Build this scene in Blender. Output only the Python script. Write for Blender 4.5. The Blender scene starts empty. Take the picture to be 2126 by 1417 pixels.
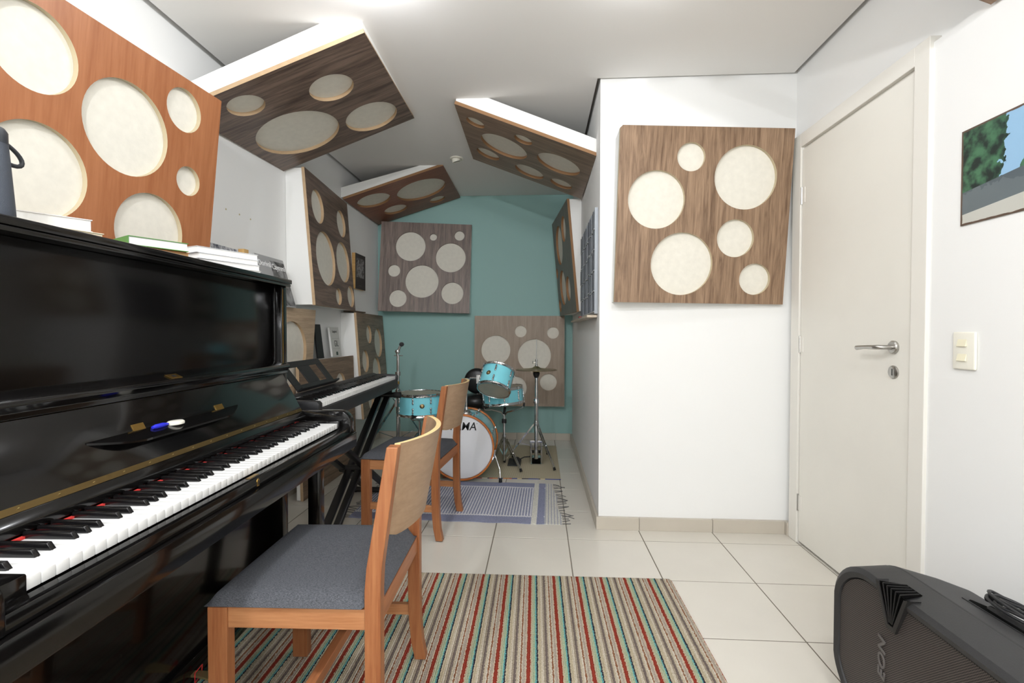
import bpy, bmesh, math, random
from mathutils import Vector, Matrix
from mathutils.geometry import delaunay_2d_cdt
random.seed(7)
SC = bpy.context.scene
COL = SC.collection
PI = math.pi

# ------------------------------------------------------------------ camera
CAM_F, CAM_YAW, CAM_PITCH, CAM_ROLL, CAM_H = 988.03, 0.0582, -0.0186, 0.0016, 1.13
def _cam_axes():
    cy, sy = math.cos(CAM_YAW), math.sin(CAM_YAW)
    f = Vector((-sy*math.cos(CAM_PITCH), cy*math.cos(CAM_PITCH), math.sin(CAM_PITCH)))
    r = Vector((cy, sy, 0)); u = r.cross(f)
    return (math.cos(CAM_ROLL)*r+math.sin(CAM_ROLL)*u, -math.sin(CAM_ROLL)*r+math.cos(CAM_ROLL)*u, f)
_r, _u, _f = _cam_axes()
cam_data = bpy.data.cameras.new('camera')
cam = bpy.data.objects.new('camera', cam_data); COL.objects.link(cam)
cam_data.sensor_width = 36.0
cam_data.lens = CAM_F/2126*36.0
cam_data.clip_start = 0.02
cam.matrix_world = Matrix(((_r.x, _u.x, -_f.x, 0), (_r.y, _u.y, -_f.y, 0), (_r.z, _u.z, -_f.z, CAM_H), (0, 0, 0, 1)))
SC.camera = cam

# ------------------------------------------------------------------ world, exposure, lamp strengths
world = bpy.data.worlds.new('world'); SC.world = world
world.use_nodes = True
world.node_tree.nodes['Background'].inputs[0].default_value = (0.9, 0.95, 1, 1)
world.node_tree.nodes['Background'].inputs[1].default_value = 0.02
SC.view_settings.view_transform = 'Standard'
SC.view_settings.look = 'None'
SC.view_settings.gamma = 1.0
SC.view_settings.use_curve_mapping = False
SC.view_settings.exposure = 0.0
# ceiling lamps: (x, y, watts); last pair added behind the viewer to flatten the light
LAMPS = [(-0.68, 1.80, 10), (0.41, 1.82, 4.5), (-0.74, -0.03, 56), (0.41, -0.03, 30), (-0.74, -2.0, 74), (0.41, -2.0, 64)]
LAMP_COLOR = (0.945, 0.965, 1.0)

# ------------------------------------------------------------------ room measures (metres)
ZC = 2.57                     # ceiling
XL, XR = -1.73, 1.425         # left and right wall
XA = 0.342                    # right wall of the alcove
YP, YB, YF = 2.76, 5.02, -3.3  # pier face, back wall, wall behind the viewer

# ------------------------------------------------------------------ helpers
def tag(o, label=None, cat=None, group=None, kind=None):
    if label: o['label'] = label
    if cat: o['category'] = cat
    if group: o['group'] = group
    if kind: o['kind'] = kind
    return o
def empty(name, loc=(0, 0, 0), rz=0.0, mat=None, parent=None):
    o = bpy.data.objects.new(name, None); COL.objects.link(o)
    o.empty_display_size = 0.05
    if mat is not None: o.matrix_world = mat
    else:
        o.location = loc; o.rotation_euler = (0, 0, rz)
    if parent: o.parent = parent
    return o
class MB:
    """collects geometry; build() links it as ONE mesh object"""
    def __init__(s): s.v = []; s.f = []; s.m = []
    def add(s, vs, fs, mi=0, M=None):
        n = len(s.v)
        s.v += [(M @ Vector(p)) if M is not None else Vector(p) for p in vs]
        for f in fs: s.f.append(tuple(i+n for i in f)); s.m.append(mi)
        return s
    def box(s, x0, x1, y0, y1, z0, z1, mi=0, M=None):
        return s.add([(x0,y0,z0),(x1,y0,z0),(x1,y1,z0),(x0,y1,z0),(x0,y0,z1),(x1,y0,z1),(x1,y1,z1),(x0,y1,z1)],
                     [(0,3,2,1),(4,5,6,7),(0,1,5,4),(1,2,6,5),(2,3,7,6),(3,0,4,7)], mi, M)
    def extrude(s, poly, vec, mi=0, M=None):
        n = len(poly); vec = Vector(vec); a = [Vector(p) for p in poly]
        fs = [tuple(range(n))[::-1], tuple(range(n, 2*n))]
        fs += [(i, (i+1) % n, n+(i+1) % n, n+i) for i in range(n)]
        return s.add(a+[p+vec for p in a], fs, mi, M)
    def beam(s, p, q, w, h, up=(0, 0, 1), mi=0, M=None):
        p, q = Vector(p), Vector(q); d = (q-p).normalized(); up = Vector(up)
        x = d.cross(up)
        if x.length < 1e-4: x = d.cross(Vector((0, 1, 0)))
        x.normalize(); y = x.cross(d)
        c = [(-w/2, -h/2), (w/2, -h/2), (w/2, h/2), (-w/2, h/2)]
        return s.extrude([p+x*a+y*b for a, b in c], q-p, mi, M)
    def tube(s, pts, r, n=10, mi=0, M=None, closed=False, caps=True):
        pts = [Vector(p) for p in pts]; k = len(pts)
        rs = r if isinstance(r, (list, tuple)) else [r]*k
        vs = []; fs = []; prev = None
        for i, p in enumerate(pts):
            if closed: t = pts[(i+1) % k]-pts[i-1]
            else: t = (pts[min(i+1, k-1)]-pts[max(i-1, 0)])
            t.normalize()
            if prev is None:
                a = t.cross(Vector((0, 0, 1)))
                if a.length < 1e-3: a = t.cross(Vector((1, 0, 0)))
            else: a = prev-t*prev.dot(t)
            a.normalize(); prev = a; b = t.cross(a)
            vs += [p+(a*math.cos(2*PI*j/n)+b*math.sin(2*PI*j/n))*rs[i] for j in range(n)]
        for i in range(k if closed else k-1):
            i2 = (i+1) % k
            for j in range(n): fs.append((i*n+j, i*n+(j+1) % n, i2*n+(j+1) % n, i2*n+j))
        if caps and not closed:
            fs.append(tuple(range(n))[::-1]); fs.append(tuple(range((k-1)*n, k*n)))
        return s.add(vs, fs, mi, M)
    def lathe(s, prof, n=32, mi=0, M=None, closed=False):
        vs = []; fs = []; ring = []
        for (r, z) in prof:
            if r < 1e-6: ring.append([len(vs)]); vs.append((0, 0, z))
            else:
                ring.append(list(range(len(vs), len(vs)+n)))
                vs += [(r*math.cos(2*PI*j/n), r*math.sin(2*PI*j/n), z) for j in range(n)]
        pairs = list(zip(ring, ring[1:]))
        if closed: pairs.append((ring[-1], ring[0]))
        for a, b in pairs:
            for j in range(n):
                j2 = (j+1) % n
                if len(a) == 1 and len(b) == 1: continue
                if len(a) == 1: fs.append((a[0], b[j2], b[j]))
                elif len(b) == 1: fs.append((a[j], a[j2], b[0]))
                else: fs.append((a[j], a[j2], b[j2], b[j]))
        return s.add(vs, fs, mi, M)
    def grid(s, pts, mi=0, M=None):
        h, w = len(pts), len(pts[0]); vs = [p for row in pts for p in row]
        return s.add(vs, [(i*w+j, i*w+j+1, (i+1)*w+j+1, (i+1)*w+j) for i in range(h-1) for j in range(w-1)], mi, M)
    def mesh(s, name, mats, bevel=0, seg=2, smooth=None, weld=False):
        me = bpy.data.meshes.new(name)
        me.from_pydata([tuple(p) for p in s.v], [], s.f)
        for m in (mats if isinstance(mats, (list, tuple)) else [mats]): me.materials.append(m)
        me.polygons.foreach_set('material_index', s.m)
        bm = bmesh.new(); bm.from_mesh(me)
        if weld: bmesh.ops.remove_doubles(bm, verts=bm.verts, dist=1e-5)
        bmesh.ops.recalc_face_normals(bm, faces=bm.faces)
        if bevel:
            es = [e for e in bm.edges if len(e.link_faces) == 2 and e.calc_face_angle(0) > 0.5]
            bmesh.ops.bevel(bm, geom=es, offset=bevel, segments=seg, affect='EDGES', profile=0.5, clamp_overlap=True)
        bm.to_mesh(me); bm.free()
        if smooth is not None:
            me.polygons.foreach_set('use_smooth', [True]*len(me.polygons))
            me.set_sharp_from_angle(angle=math.radians(smooth))
        me.update()
        return me
    def build(s, name, mats, parent=None, **k):
        o = bpy.data.objects.new(name, s.mesh(name, mats, **k)); COL.objects.link(o)
        if parent: o.parent = parent
        return o
def link(name, me, parent=None, mat=None):
    o = bpy.data.objects.new(name, me); COL.objects.link(o)
    if parent: o.parent = parent
    if mat is not None: o.matrix_local = mat
    return o
def copy_tree(o, parent=None):
    c = o.copy(); COL.objects.link(c); c.parent = parent
    for ch in [x for x in bpy.data.objects if x.parent == o and x != c]: copy_tree(ch, c)
    return c
def frame(o, x, y, z=None):
    x = Vector(x).normalized(); y = Vector(y); y = (y-x*x.dot(y)).normalized(); z = x.cross(y)
    return Matrix(((x.x, y.x, z.x, o[0]), (x.y, y.y, z.y, o[1]), (x.z, y.z, z.z, o[2]), (0, 0, 0, 1)))
def axis_to(p, q):
    """matrix that puts local z on the line p->q with origin p"""
    d = (Vector(q)-Vector(p)).normalized(); a = Vector((1, 0, 0)) if abs(d.x) < .9 else Vector((0, 1, 0))
    x = a.cross(d).normalized(); y = d.cross(x)
    return Matrix(((x.x, y.x, d.x, p[0]), (x.y, y.y, d.y, p[1]), (x.z, y.z, d.z, p[2]), (0, 0, 0, 1)))
def text_mesh(txt, size, mat, name='lettering', shear=0.0, bold=0.0, ext=0.0004, sx=1.0):
    cu = bpy.data.curves.new(name, 'FONT'); cu.body = txt; cu.size = size; cu.shear = shear
    cu.offset = bold; cu.extrude = ext; cu.align_x = 'CENTER'; cu.align_y = 'CENTER'; cu.resolution_u = 3
    o = bpy.data.objects.new(name, cu); COL.objects.link(o)
    dg = bpy.context.evaluated_depsgraph_get()
    me = bpy.data.meshes.new_from_object(o.evaluated_get(dg))
    bpy.data.objects.remove(o)
    me.name = name; me.materials.clear(); me.materials.append(mat)
    for v in me.vertices: v.co.x *= sx
    return me

# ------------------------------------------------------------------ materials
def rgb(r, g, b):
    f = lambda c: ((c/255+0.055)/1.055)**2.4 if c/255 > 0.04045 else c/255/12.92
    return (f(r), f(g), f(b), 1)
_mats = {}
def new_mat(name):
    m = bpy.data.materials.new(name); m.use_nodes = True
    nt = m.node_tree; return m, nt, nt.nodes['Principled BSDF']
def nd(nt, kind, **k):
    n = nt.nodes.new(kind)
    for a, b in k.items(): setattr(n, a, b)
    return n
def plain(name, col, rough=0.5, metal=0.0, coat=0.0, spec=0.5, bump=0.0, bscale=200, vary=0.0, vscale=3.0, trans=0.0, emit=0.0):
    if name in _mats: return _mats[name]
    m, nt, b = new_mat(name)
    b.inputs['Base Color'].default_value = col; b.inputs['Roughness'].default_value = rough
    b.inputs['Metallic'].default_value = metal; b.inputs['Coat Weight'].default_value = coat
    b.inputs['Coat Roughness'].default_value = 0.05
    b.inputs['Specular IOR Level'].default_value = spec
    if trans: b.inputs['Transmission Weight'].default_value = trans
    if emit:
        b.inputs['Emission Color'].default_value = col; b.inputs['Emission Strength'].default_value = emit
    tc = nd(nt, 'ShaderNodeTexCoord')
    if vary:
        n = nd(nt, 'ShaderNodeTexNoise'); n.inputs['Scale'].default_value = vscale; n.inputs['Detail'].default_value = 4
        nt.links.new(tc.outputs['Object'], n.inputs['Vector'])
        r = nd(nt, 'ShaderNodeValToRGB'); e = r.color_ramp.elements
        e[0].position = 0.3; e[1].position = 0.7
        e[0].color = tuple(c*(1-vary) for c in col[:3])+(1,); e[1].color = tuple(min(1, c*(1+vary*0.5)) for c in col[:3])+(1,)
        nt.links.new(n.outputs['Fac'], r.inputs['Fac']); nt.links.new(r.outputs['Color'], b.inputs['Base Color'])
    if bump:
        n = nd(nt, 'ShaderNodeTexNoise'); n.inputs['Scale'].default_value = bscale; n.inputs['Detail'].default_value = 3
        nt.links.new(tc.outputs['Object'], n.inputs['Vector'])
        bp = nd(nt, 'ShaderNodeBump'); bp.inputs['Strength'].default_value = bump; bp.inputs['Distance'].default_value = 0.002
        nt.links.new(n.outputs['Fac'], bp.inputs['Height']); nt.links.new(bp.outputs['Normal'], b.inputs['Normal'])
    _mats[name] = m; return m
def wood(name, dark, light, grain='y', rough=0.42, scale=1.0, contrast=1.0, seed=0.0, spec=0.4, fig=1.0):
    """streaky wood grain; grain axis in object coordinates"""
    if name in _mats: return _mats[name]
    m, nt, b = new_mat(name)
    tc = nd(nt, 'ShaderNodeTexCoord'); mp = nd(nt, 'ShaderNodeMapping')
    sc = {'x': (1.6, 26, 26), 'y': (26, 1.6, 26), 'z': (26, 26, 1.6)}[grain]
    mp.inputs['Scale'].default_value = tuple(c*scale for c in sc); mp.inputs['Location'].default_value = (seed, seed*.7, seed*.3)
    nt.links.new(tc.outputs['Object'], mp.inputs['Vector'])
    n1 = nd(nt, 'ShaderNodeTexNoise'); n1.inputs['Scale'].default_value = 1.0; n1.inputs['Detail'].default_value = 7
    n1.inputs['Roughness'].default_value = 0.62; n1.inputs['Distortion'].default_value = 0.9*fig
    n2 = nd(nt, 'ShaderNodeTexNoise'); n2.inputs['Scale'].default_value = 5.5; n2.inputs['Detail'].default_value = 3
    nt.links.new(mp.outputs['Vector'], n1.inputs['Vector']); nt.links.new(mp.outputs['Vector'], n2.inputs['Vector'])
    mx = nd(nt, 'ShaderNodeMath', operation='MULTIPLY_ADD'); mx.inputs[1].default_value = 0.35
    nt.links.new(n2.outputs['Fac'], mx.inputs[0]); nt.links.new(n1.outputs['Fac'], mx.inputs[2])
    r = nd(nt, 'ShaderNodeValToRGB'); e = r.color_ramp.elements
    w = 0.17/contrast
    e[0].position = max(0, 0.67-w); e[0].color = dark; e[1].position = min(1, 0.67+w); e[1].color = light
    nt.links.new(mx.outputs[0], r.inputs['Fac']); nt.links.new(r.outputs['Color'], b.inputs['Base Color'])
    b.inputs['Roughness'].default_value = rough; b.inputs['Specular IOR Level'].default_value = spec
    bp = nd(nt, 'ShaderNodeBump'); bp.inputs['Strength'].default_value = 0.08; bp.inputs['Distance'].default_value = 0.001
    nt.links.new(n1.outputs['Fac'], bp.inputs['Height']); nt.links.new(bp.outputs['Normal'], b.inputs['Normal'])
    _mats[name] = m; return m

M_WALL = plain('white_wall_paint', rgb(240, 240, 238), 0.75, bump=0.06, bscale=60, spec=0.25)
M_CEIL = plain('white_ceiling_paint', rgb(243, 241, 238), 0.85, spec=0.2)
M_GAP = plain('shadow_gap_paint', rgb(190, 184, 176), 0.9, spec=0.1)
M_TEAL = plain('teal_wall_paint', rgb(152, 189, 184), 0.55, bump=0.05, bscale=60, spec=0.3)
M_TILE = plain('beige_floor_tile', rgb(218, 213, 202), 0.22, spec=0.5, vary=0.05, vscale=2.2)
M_GROUT = plain('dark_grout', rgb(112, 104, 92), 0.9)
M_BASE = plain('beige_skirting_tile', rgb(196, 188, 174), 0.3, vary=0.05, vscale=3)
M_DOOR = plain('cream_door_paint', rgb(233, 230, 221), 0.42, vary=0.035, vscale=2.5, spec=0.4)
M_FRAME = plain('cream_frame_paint', rgb(232, 229, 221), 0.45, spec=0.4)
M_STEEL = plain('brushed_steel', rgb(176, 174, 170), 0.3, metal=1.0)
M_CHROME = plain('chrome', rgb(215, 216, 218), 0.08, metal=1.0)
M_BRASS = plain('brass', rgb(176, 142, 78), 0.32, metal=1.0)
M_PLASTIC_W = plain('ivory_plastic', rgb(240, 237, 224), 0.35)
M_BLACK = plain('black_plastic', rgb(24, 24, 25), 0.45)
M_RUBBER = plain('black_rubber', rgb(18, 18, 18), 0.8)
M_FELT = plain('cream_felt', rgb(229, 225, 213), 0.95, spec=0.05, bump=0.25, bscale=90, vary=0.05, vscale=28)
M_MDF = plain('tan_board_edge', rgb(190, 162, 128), 0.7, vary=0.08, vscale=30)
M_MELAMINE = plain('white_melamine', rgb(243, 243, 240), 0.5, spec=0.3)

# ------------------------------------------------------------------ the room shell
def struct(name, mb, mats, label, cat, **k):
    return tag(mb.build(name, mats, **k), label, cat, kind='structure')
T = 0.12
ZT = ZC+0.05
struct('wall_left', MB().box(XL-T, XL, YF-T, YB+T, 0, ZT), M_WALL, 'white painted wall behind the black piano', 'wall')
struct('wall_back', MB().box(XL, XA+T, YB, YB+T, 0, ZT), M_TEAL, 'teal painted wall behind the drum kit', 'wall')
struct('wall_alcove', MB().box(XA, XA+T, YP+T, YB, 0, ZT), M_WALL, 'white side wall of the drum alcove', 'wall')
struct('wall_pier', MB().box(XA, XR+T, YP, YP+T, 0, ZT), M_WALL, 'white pier wall beside the cream door', 'wall')
wr = MB().box(XR, XR+T, YF-T, YP, 0, ZT)
wr.box(1.398, XR, YF, 1.798, 0, 2.165)
struct('wall_right', wr, M_WALL, 'white wall with door and light switch', 'wall')
struct('wall_front', MB().box(XL, XR, YF-T, YF, 0, ZT), M_WALL, 'white wall facing the drum alcove', 'wall')
# ceiling: lowered board with a narrow shadow gap along the walls
cm = MB()
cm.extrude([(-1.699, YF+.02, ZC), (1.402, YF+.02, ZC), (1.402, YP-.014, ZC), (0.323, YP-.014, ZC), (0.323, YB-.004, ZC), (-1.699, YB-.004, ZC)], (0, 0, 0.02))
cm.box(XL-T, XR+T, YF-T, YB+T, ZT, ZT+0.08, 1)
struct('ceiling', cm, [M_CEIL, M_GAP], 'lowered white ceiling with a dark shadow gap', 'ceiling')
# floor of square tiles on dark grout
floor = tag(empty('floor', (0, 0, 0)), 'glossy beige tiled floor', 'floor', kind='structure')
MB().box(XL-T, XR+T, YF-T, YB+T, -0.06, -0.0014).build('grout', M_GROUT, floor)
TS, TX0, TY0, GR = 0.4104, 0.1575, 2.6022, 0.0024
tile_mesh = {}
for i in range(-6, 5):
    for j in range(-15, 8):
        x0, x1 = TX0+i*TS+GR, TX0+(i+1)*TS-GR
        y0, y1 = TY0+j*TS+GR, TY0+(j+1)*TS-GR
        xr = XA if y0 >= YP-.02 else XR
        x0, x1, y0, y1 = max(x0, XL), min(x1, xr), max(y0, YF), min(y1, YB)
        if x1-x0 < 0.02 or y1-y0 < 0.02: continue
        key = (round(x1-x0, 4), round(y1-y0, 4))
        if key not in tile_mesh:
            tile_mesh[key] = MB().box(0, key[0], 0, key[1], -0.004, 0).mesh('tile', M_TILE, bevel=0.0012, seg=1)
        t = link('tile', tile_mesh[key], floor); t.location = (x0, y0, 0)
# skirting of cut tiles
def skirting(name, p, q, out, label, first=TS*0.63):
    root = tag(empty(name, (0, 0, 0)), label, 'skirting', kind='structure')
    p, q, out = Vector(p), Vector(q), Vector(out); L = (q-p).length; d = (q-p)/L; s = 0.0; step = first
    while s < L-0.01:
        e = min(L, s+step); a, b = p+d*(s+.001), p+d*(e-.001)
        m = MB().extrude([a, b, b+out, a+out], (0, 0, 0.072+random.uniform(-.0015, .0015)))
        m.build('skirting_tile', M_BASE, root, bevel=0.001, seg=1)
        s = e; step = TS
skirting('baseboard_pier', (XA-.016, YP, 0), (1.378, YP, 0), (0, -.022, 0), 'beige tile skirting along the white pier', 0.245)
skirting('baseboard_alcove', (XA, YB-.02, 0), (XA, YP, 0), (-.016, 0, 0), 'beige tile skirting along the alcove side wall')
skirting('baseboard_back', (XL, YB, 0), (XA-.016, YB, 0), (0, -.016, 0), 'beige tile skirting under the teal wall')
skirting('baseboard_left', (XL, YF, 0), (XL, YB-.016, 0), (.016, 0, 0), 'beige tile skirting behind the piano')
skirting('baseboard_corner', (1.378, YP, 0), (1.378, YP-.045, 0), (.022, 0, 0), 'short beige skirting return beside the door frame')

# door with frame
fr = MB()
fr.box(1.385, XR, 2.637, 2.716, 0, 2.19)
fr.box(1.385, XR, 1.798, 1.868, 0, 2.19)
fr.box(1.385, XR, 1.868, 2.637, 2.118, 2.19)
fr.box(1.405, XR, 1.868, 2.637, 2.106, 2.119)
struct('trim_1', fr, M_FRAME, 'cream painted door frame', 'door frame', bevel=0.002)
door = tag(empty('door_1', (1.40, 2.25, 0)), 'plain cream door with a steel lever handle', 'door', kind='structure')
def dpart(mb, name, mat, parent=door, **k):
    o = mb.build(name, mat, parent, **k)
    return o
DM = Matrix.Translation((-1.40, -2.25, 0))
MB().box(1.394, 1.422, 1.8735, 2.632, 0.012, 2.103, M=DM).build('door_leaf', M_DOOR, door, bevel=0.002)
for z in (0.22, 1.07, 1.86):
    h = MB().tube([(1.392, 2.636, z-.045), (1.392, 2.636, z+.045)], 0.006, 8, M=DM).build('hinge', M_STEEL, door, smooth=40)
    MB().box(1.3915, 1.3945, 2.606, 2.632, z-.04, z+.04, M=DM).build('hinge_leaf', M_FRAME, h)
hd = MB().lathe([(0, .012), (.022, .012), (.026, .008), (.026, 0)], 28, M=DM @ frame((1.394, 1.957, 1.075), (0, 1, 0), (0, 0, 1)) @ Matrix.Rotation(PI, 4, 'Y')).build('handle_rose', M_STEEL, door, smooth=40)
hb = MB().tube([(1.39, 1.957, 1.075), (1.345, 1.957, 1.075), (1.335, 1.966, 1.075), (1.333, 1.99, 1.074), (1.333, 2.04, 1.073), (1.334, 2.086, 1.069)], [.009, .009, .0095, .009, .008, .0095], 14, M=DM)
hb.build('lever', M_STEEL, hd, smooth=60)
kp = MB().lathe([(0, .008), (.022, .008), (.026, .005), (.026, 0)], 28, M=DM @ frame((1.394, 1.957, 0.977), (0, 1, 0), (0, 0, 1)) @ Matrix.Rotation(PI, 4, 'Y')).build('key_plate', M_STEEL, door, smooth=40)
MB().box(1.3855, 1.387, 1.9545, 1.9595, .964, .99, M=DM).build('keyhole', M_BLACK, kp)

# light switch
sw = tag(empty('light_switch', (1.398, 1.645, 1.073)), 'ivory light switch with two rockers on white wall', 'light switch')
MB().box(-.010, 0, -.042, .042, -.062, .062).build('cover_plate', M_PLASTIC_W, sw, bevel=0.006, seg=3, smooth=40)
for z in (.026, -.022):
    MB().extrude([(-.0105, -.013, z-.012), (-.0105, -.013, z+.012), (-.016, -.013, z-.012)], (0, .034, 0)).build('rocker', plain('ivory_rocker', rgb(238, 232, 205), .35), sw, bevel=.0008)

# surface mounted ceiling lamps: ring with a shallow glass bowl (the room's light, rearmost pair added)
def ceiling_lamp(x, y, watts):
    r = tag(empty('ceiling_lamp', (x, y, ZC)), 'round white ceiling lamp with a lit glass bowl', 'ceiling lamp', 'round ceiling lamps')
    MB().lathe([(.060, 0), (.098, 0), (.098, -.008), (.092, -.012), (.078, -.012), (.074, -.008), (.06, -.004)], 40, closed=True).build('trim_ring', M_PLASTIC_W, r, smooth=40)
    dm, nt, b = new_mat('lamp_lens'); nt.nodes.remove(b)
    em = nd(nt, 'ShaderNodeEmission'); em.inputs[0].default_value = LAMP_COLOR+(1,); em.inputs[1].default_value = 4.0
    nt.links.new(em.outputs[0], nt.nodes['Material Output'].inputs[0])
    MB().lathe([(.073, -.006), (.071, -.02), (.06, -.034), (.036, -.043), (0, -.046)], 32).build('glass_bowl', dm, r, smooth=60)
    ld = bpy.data.lights.new('lamp_light', 'POINT'); ld.energy = watts; ld.color = LAMP_COLOR; ld.shadow_soft_size = 0.03
    lo = bpy.data.objects.new('lamp_light', ld); COL.objects.link(lo); lo.parent = r; lo.location = (0, 0, -.078)
for a in LAMPS: ceiling_lamp(*a)

# small adjustable ceiling spot in the alcove, switched off
sd = tag(empty('ceiling_spot', (-0.69, 3.93, ZC)), 'small round white ceiling spot with dark grille, not lit', 'spotlight')
MB().lathe([(.030, 0), (.055, 0), (.055, -.006), (.050, -.010), (.040, -.010), (.034, -.004)], 36, closed=True).build('trim_ring', M_PLASTIC_W, sd, smooth=40)
MB().lathe([(0, .0), (.036, 0), (.036, .001), (0, .001)], 24, M=Matrix.Translation((0, 0, -.002))).build('dark_recess', M_BLACK, sd)
SPM = Matrix.Translation((-.004, 0, -.008)) @ Matrix.Rotation(math.radians(-14), 4, 'Y') @ Matrix.Rotation(math.radians(12), 4, 'X')
hd_ = MB().lathe([(0, .012), (.034, .012), (.037, .004), (.037, -.016), (.034, -.020), (.030, -.020), (.030, -.014), (0, -.014)], 36, M=SPM).build('lamp_head', M_PLASTIC_W, sd, smooth=40)
g = MB()
for k in range(-2, 3):
    for q in range(-2, 3):
        if k*k+q*q < 6.5: g.lathe([(0, -.0165), (.0042, -.0165), (.0048, -.0142)], 10, M=SPM @ Matrix.Translation((k*.0108, q*.0108, 0)))
g.build('grille', plain('grey_plastic', rgb(96, 94, 90), .4), hd_)
# ------------------------------------------------------------------ acoustic panels with round holes
W_ORANGE = wood('orange_cherry_veneer', rgb(150, 92, 57), rgb(174, 116, 78), 'y', 0.38, 1.0, 0.8, 1.0)
W_ORANGE_X = wood('orange_cherry_veneer_b', rgb(116, 68, 46), rgb(144, 90, 64), 'x', 0.38, 1.0, 0.8, 6.0)
W_WALNUT_X = wood('walnut_veneer_b', rgb(78, 62, 54), rgb(132, 112, 99), 'x', 0.42, 1.3, 1.1, 2.0)
W_WALNUT_Y = wood('walnut_veneer', rgb(102, 90, 84), rgb(146, 130, 121), 'y', 0.45, 1.3, 1.0, 3.0)
W_BROWN_X = wood('brown_oak_veneer', rgb(100, 78, 62), rgb(152, 126, 104), 'x', 0.42, 1.3, 1.0, 4.0)
W_OAK_Y = wood('warm_oak_veneer', rgb(104, 80, 60), rgb(160, 132, 106), 'y', 0.42, 1.15, 1.0, 5.0, fig=1.6)
W_GREY_Y = wood('grey_oak_veneer', rgb(138, 121, 104), rgb(168, 150, 131), 'y', 0.45, 1.0, 0.8, 8.0)
W_TAN_X = wood('tan_oak_veneer', rgb(168, 144, 118), rgb(206, 182, 154), 'x', 0.45, 1.2, 0.9, 9.0)
W_SLATE_Y = wood('slate_oak_veneer', rgb(92, 84, 76), rgb(124, 114, 104), 'y', 0.45, 1.2, 0.8, 10.0)
BT = 0.02

def board_mesh(S, circles, mats, chamf=None):
    h = S/2
    if chamf: outer = [(-h, -h), (h, -h), (h, h), (-h+chamf, h), (-h+chamf*.25, h-chamf*.25), (-h, h-chamf)]
    else: outer = [(-h, -h), (h, -h), (h, h), (-h, h)]
    loops = [outer]
    for (u, v, r) in circles:
        n = 48 if r > .1 else 36
        loops.append([(u+r*math.cos(2*PI*k/n), v+r*math.sin(2*PI*k/n)) for k in range(n)])
    pts = []; edges = []; idx = []
    for lp in loops:
        b = len(pts); pts += [Vector(p) for p in lp]; n = len(lp)
        idx.append(list(range(b, b+n))); edges += [(b+k, b+(k+1) % n) for k in range(n)]
    vo, eo, fo, ov, oe, of = delaunay_2d_cdt(pts, edges, [], 0, 1e-6)
    fs = []
    for f in fo:
        c = sum((vo[i] for i in f), Vector((0, 0)))/len(f)
        if any((c-Vector((u, v))).length < r*0.9985 for u, v, r in circles): continue
        if chamf:
            # keep only the triangles inside the chamfered outline
            if -c.x+c.y > 2*h-chamf*0.999: continue
        fs.append(tuple(f))
    m = MB(); N = len(vo)
    m.add([(p.x, p.y, 0) for p in vo]+[(p.x, p.y, -BT) for p in vo], [])
    for f in fs: m.f.append(f); m.m.append(0); m.f.append(tuple(i+N for i in f[::-1])); m.m.append(1)
    cnt = {}
    for f in fs:
        for a, b in zip(f, f[1:]+f[:1]): cnt[(min(a, b), max(a, b))] = cnt.get((min(a, b), max(a, b)), 0)+1
    for (a, b), c in cnt.items():
        if c == 1: m.f.append((a, b, b+N, a+N)); m.m.append(1)
    return m.mesh('face_board', mats, smooth=30)
disc_cache = {}
def acoustic_panel(o, ux, uy, S, circles, face, label, sides, chamf=None, edge=M_MDF):
    Mw = frame(o, ux, uy); root = tag(empty('acoustic_panel', mat=Mw), label, 'acoustic panel')
    link('face_board', board_mesh(S, circles, [face, edge], chamf), root)
    for (u, v, r) in circles:
        key = round(r, 3)
        if key not in disc_cache:
            disc_cache[key] = MB().lathe([(0, .0), (key+.006, 0), (key+.006, -.004), (0, -.004)], 40).mesh('felt_disc', M_FELT, smooth=40)
        d = link('felt_disc', disc_cache[key], root); d.location = (u, v, -BT-.0003); d.rotation_euler = (0, 0, u*40)
    inv = Mw.inverted(); h = S/2-.004
    cor = [Mw @ Vector((a*h, b*h, -BT)) for a, b in ((-1, 1), (1, 1), (1, -1), (-1, -1))]   # TL TR BR BL
    ctr = sum(cor, Vector())/4
    for poly in sides(cor):
        poly = [Vector(p) for p in poly]
        nrm = (poly[1]-poly[0]).cross(poly[2]-poly[0])
        if nrm.length < 1e-9: continue
        nrm.normalize(); pc = sum(poly, Vector())/len(poly)
        if (ctr-pc).dot(nrm) < 0: nrm = -nrm
        MB().extrude([inv @ p for p in poly], inv.to_3x3() @ (nrm*.012)).build('box_side', M_MELAMINE, root)
    return root
def to_plane(axis, val):
    def f(cor):
        def w(p): q = Vector(p); q[axis] = val; return q
        out = []
        for i in range(4):
            a, b = cor[i], cor[(i+1) % 4]
            if i % 2 == 0: e = (b-a).normalized()*.0125; a, b = a+e, b-e
            out.append([a, b, w(b), w(a)])
        return out
    return f
def diag(wx, wall_left=True, lift=.085, run=.2):
    """box of a panel set across the corner between wall and ceiling"""
    def f(cor):
        TL, TR, BR, BL = cor            # near edge TL-TR, far edge BL-BR
        def prof(a, b):                 # a at the wall, b at the ceiling
            s = 1 if wall_left else -1
            return [a, b, Vector((b.x, b.y, ZC)), Vector((b.x-s*run, b.y, ZC)), Vector((wx, a.y, min(a.z+lift, ZC))), Vector((wx, a.y, a.z))]
        if wall_left: n, fa = prof(TL, TR), prof(BL, BR)
        else: n, fa = prof(TR, TL), prof(BR, BL)
        return [n, fa, [n[1], fa[1], fa[2], n[2]], [n[3], fa[3], fa[4], n[4]]]
    return f
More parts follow.
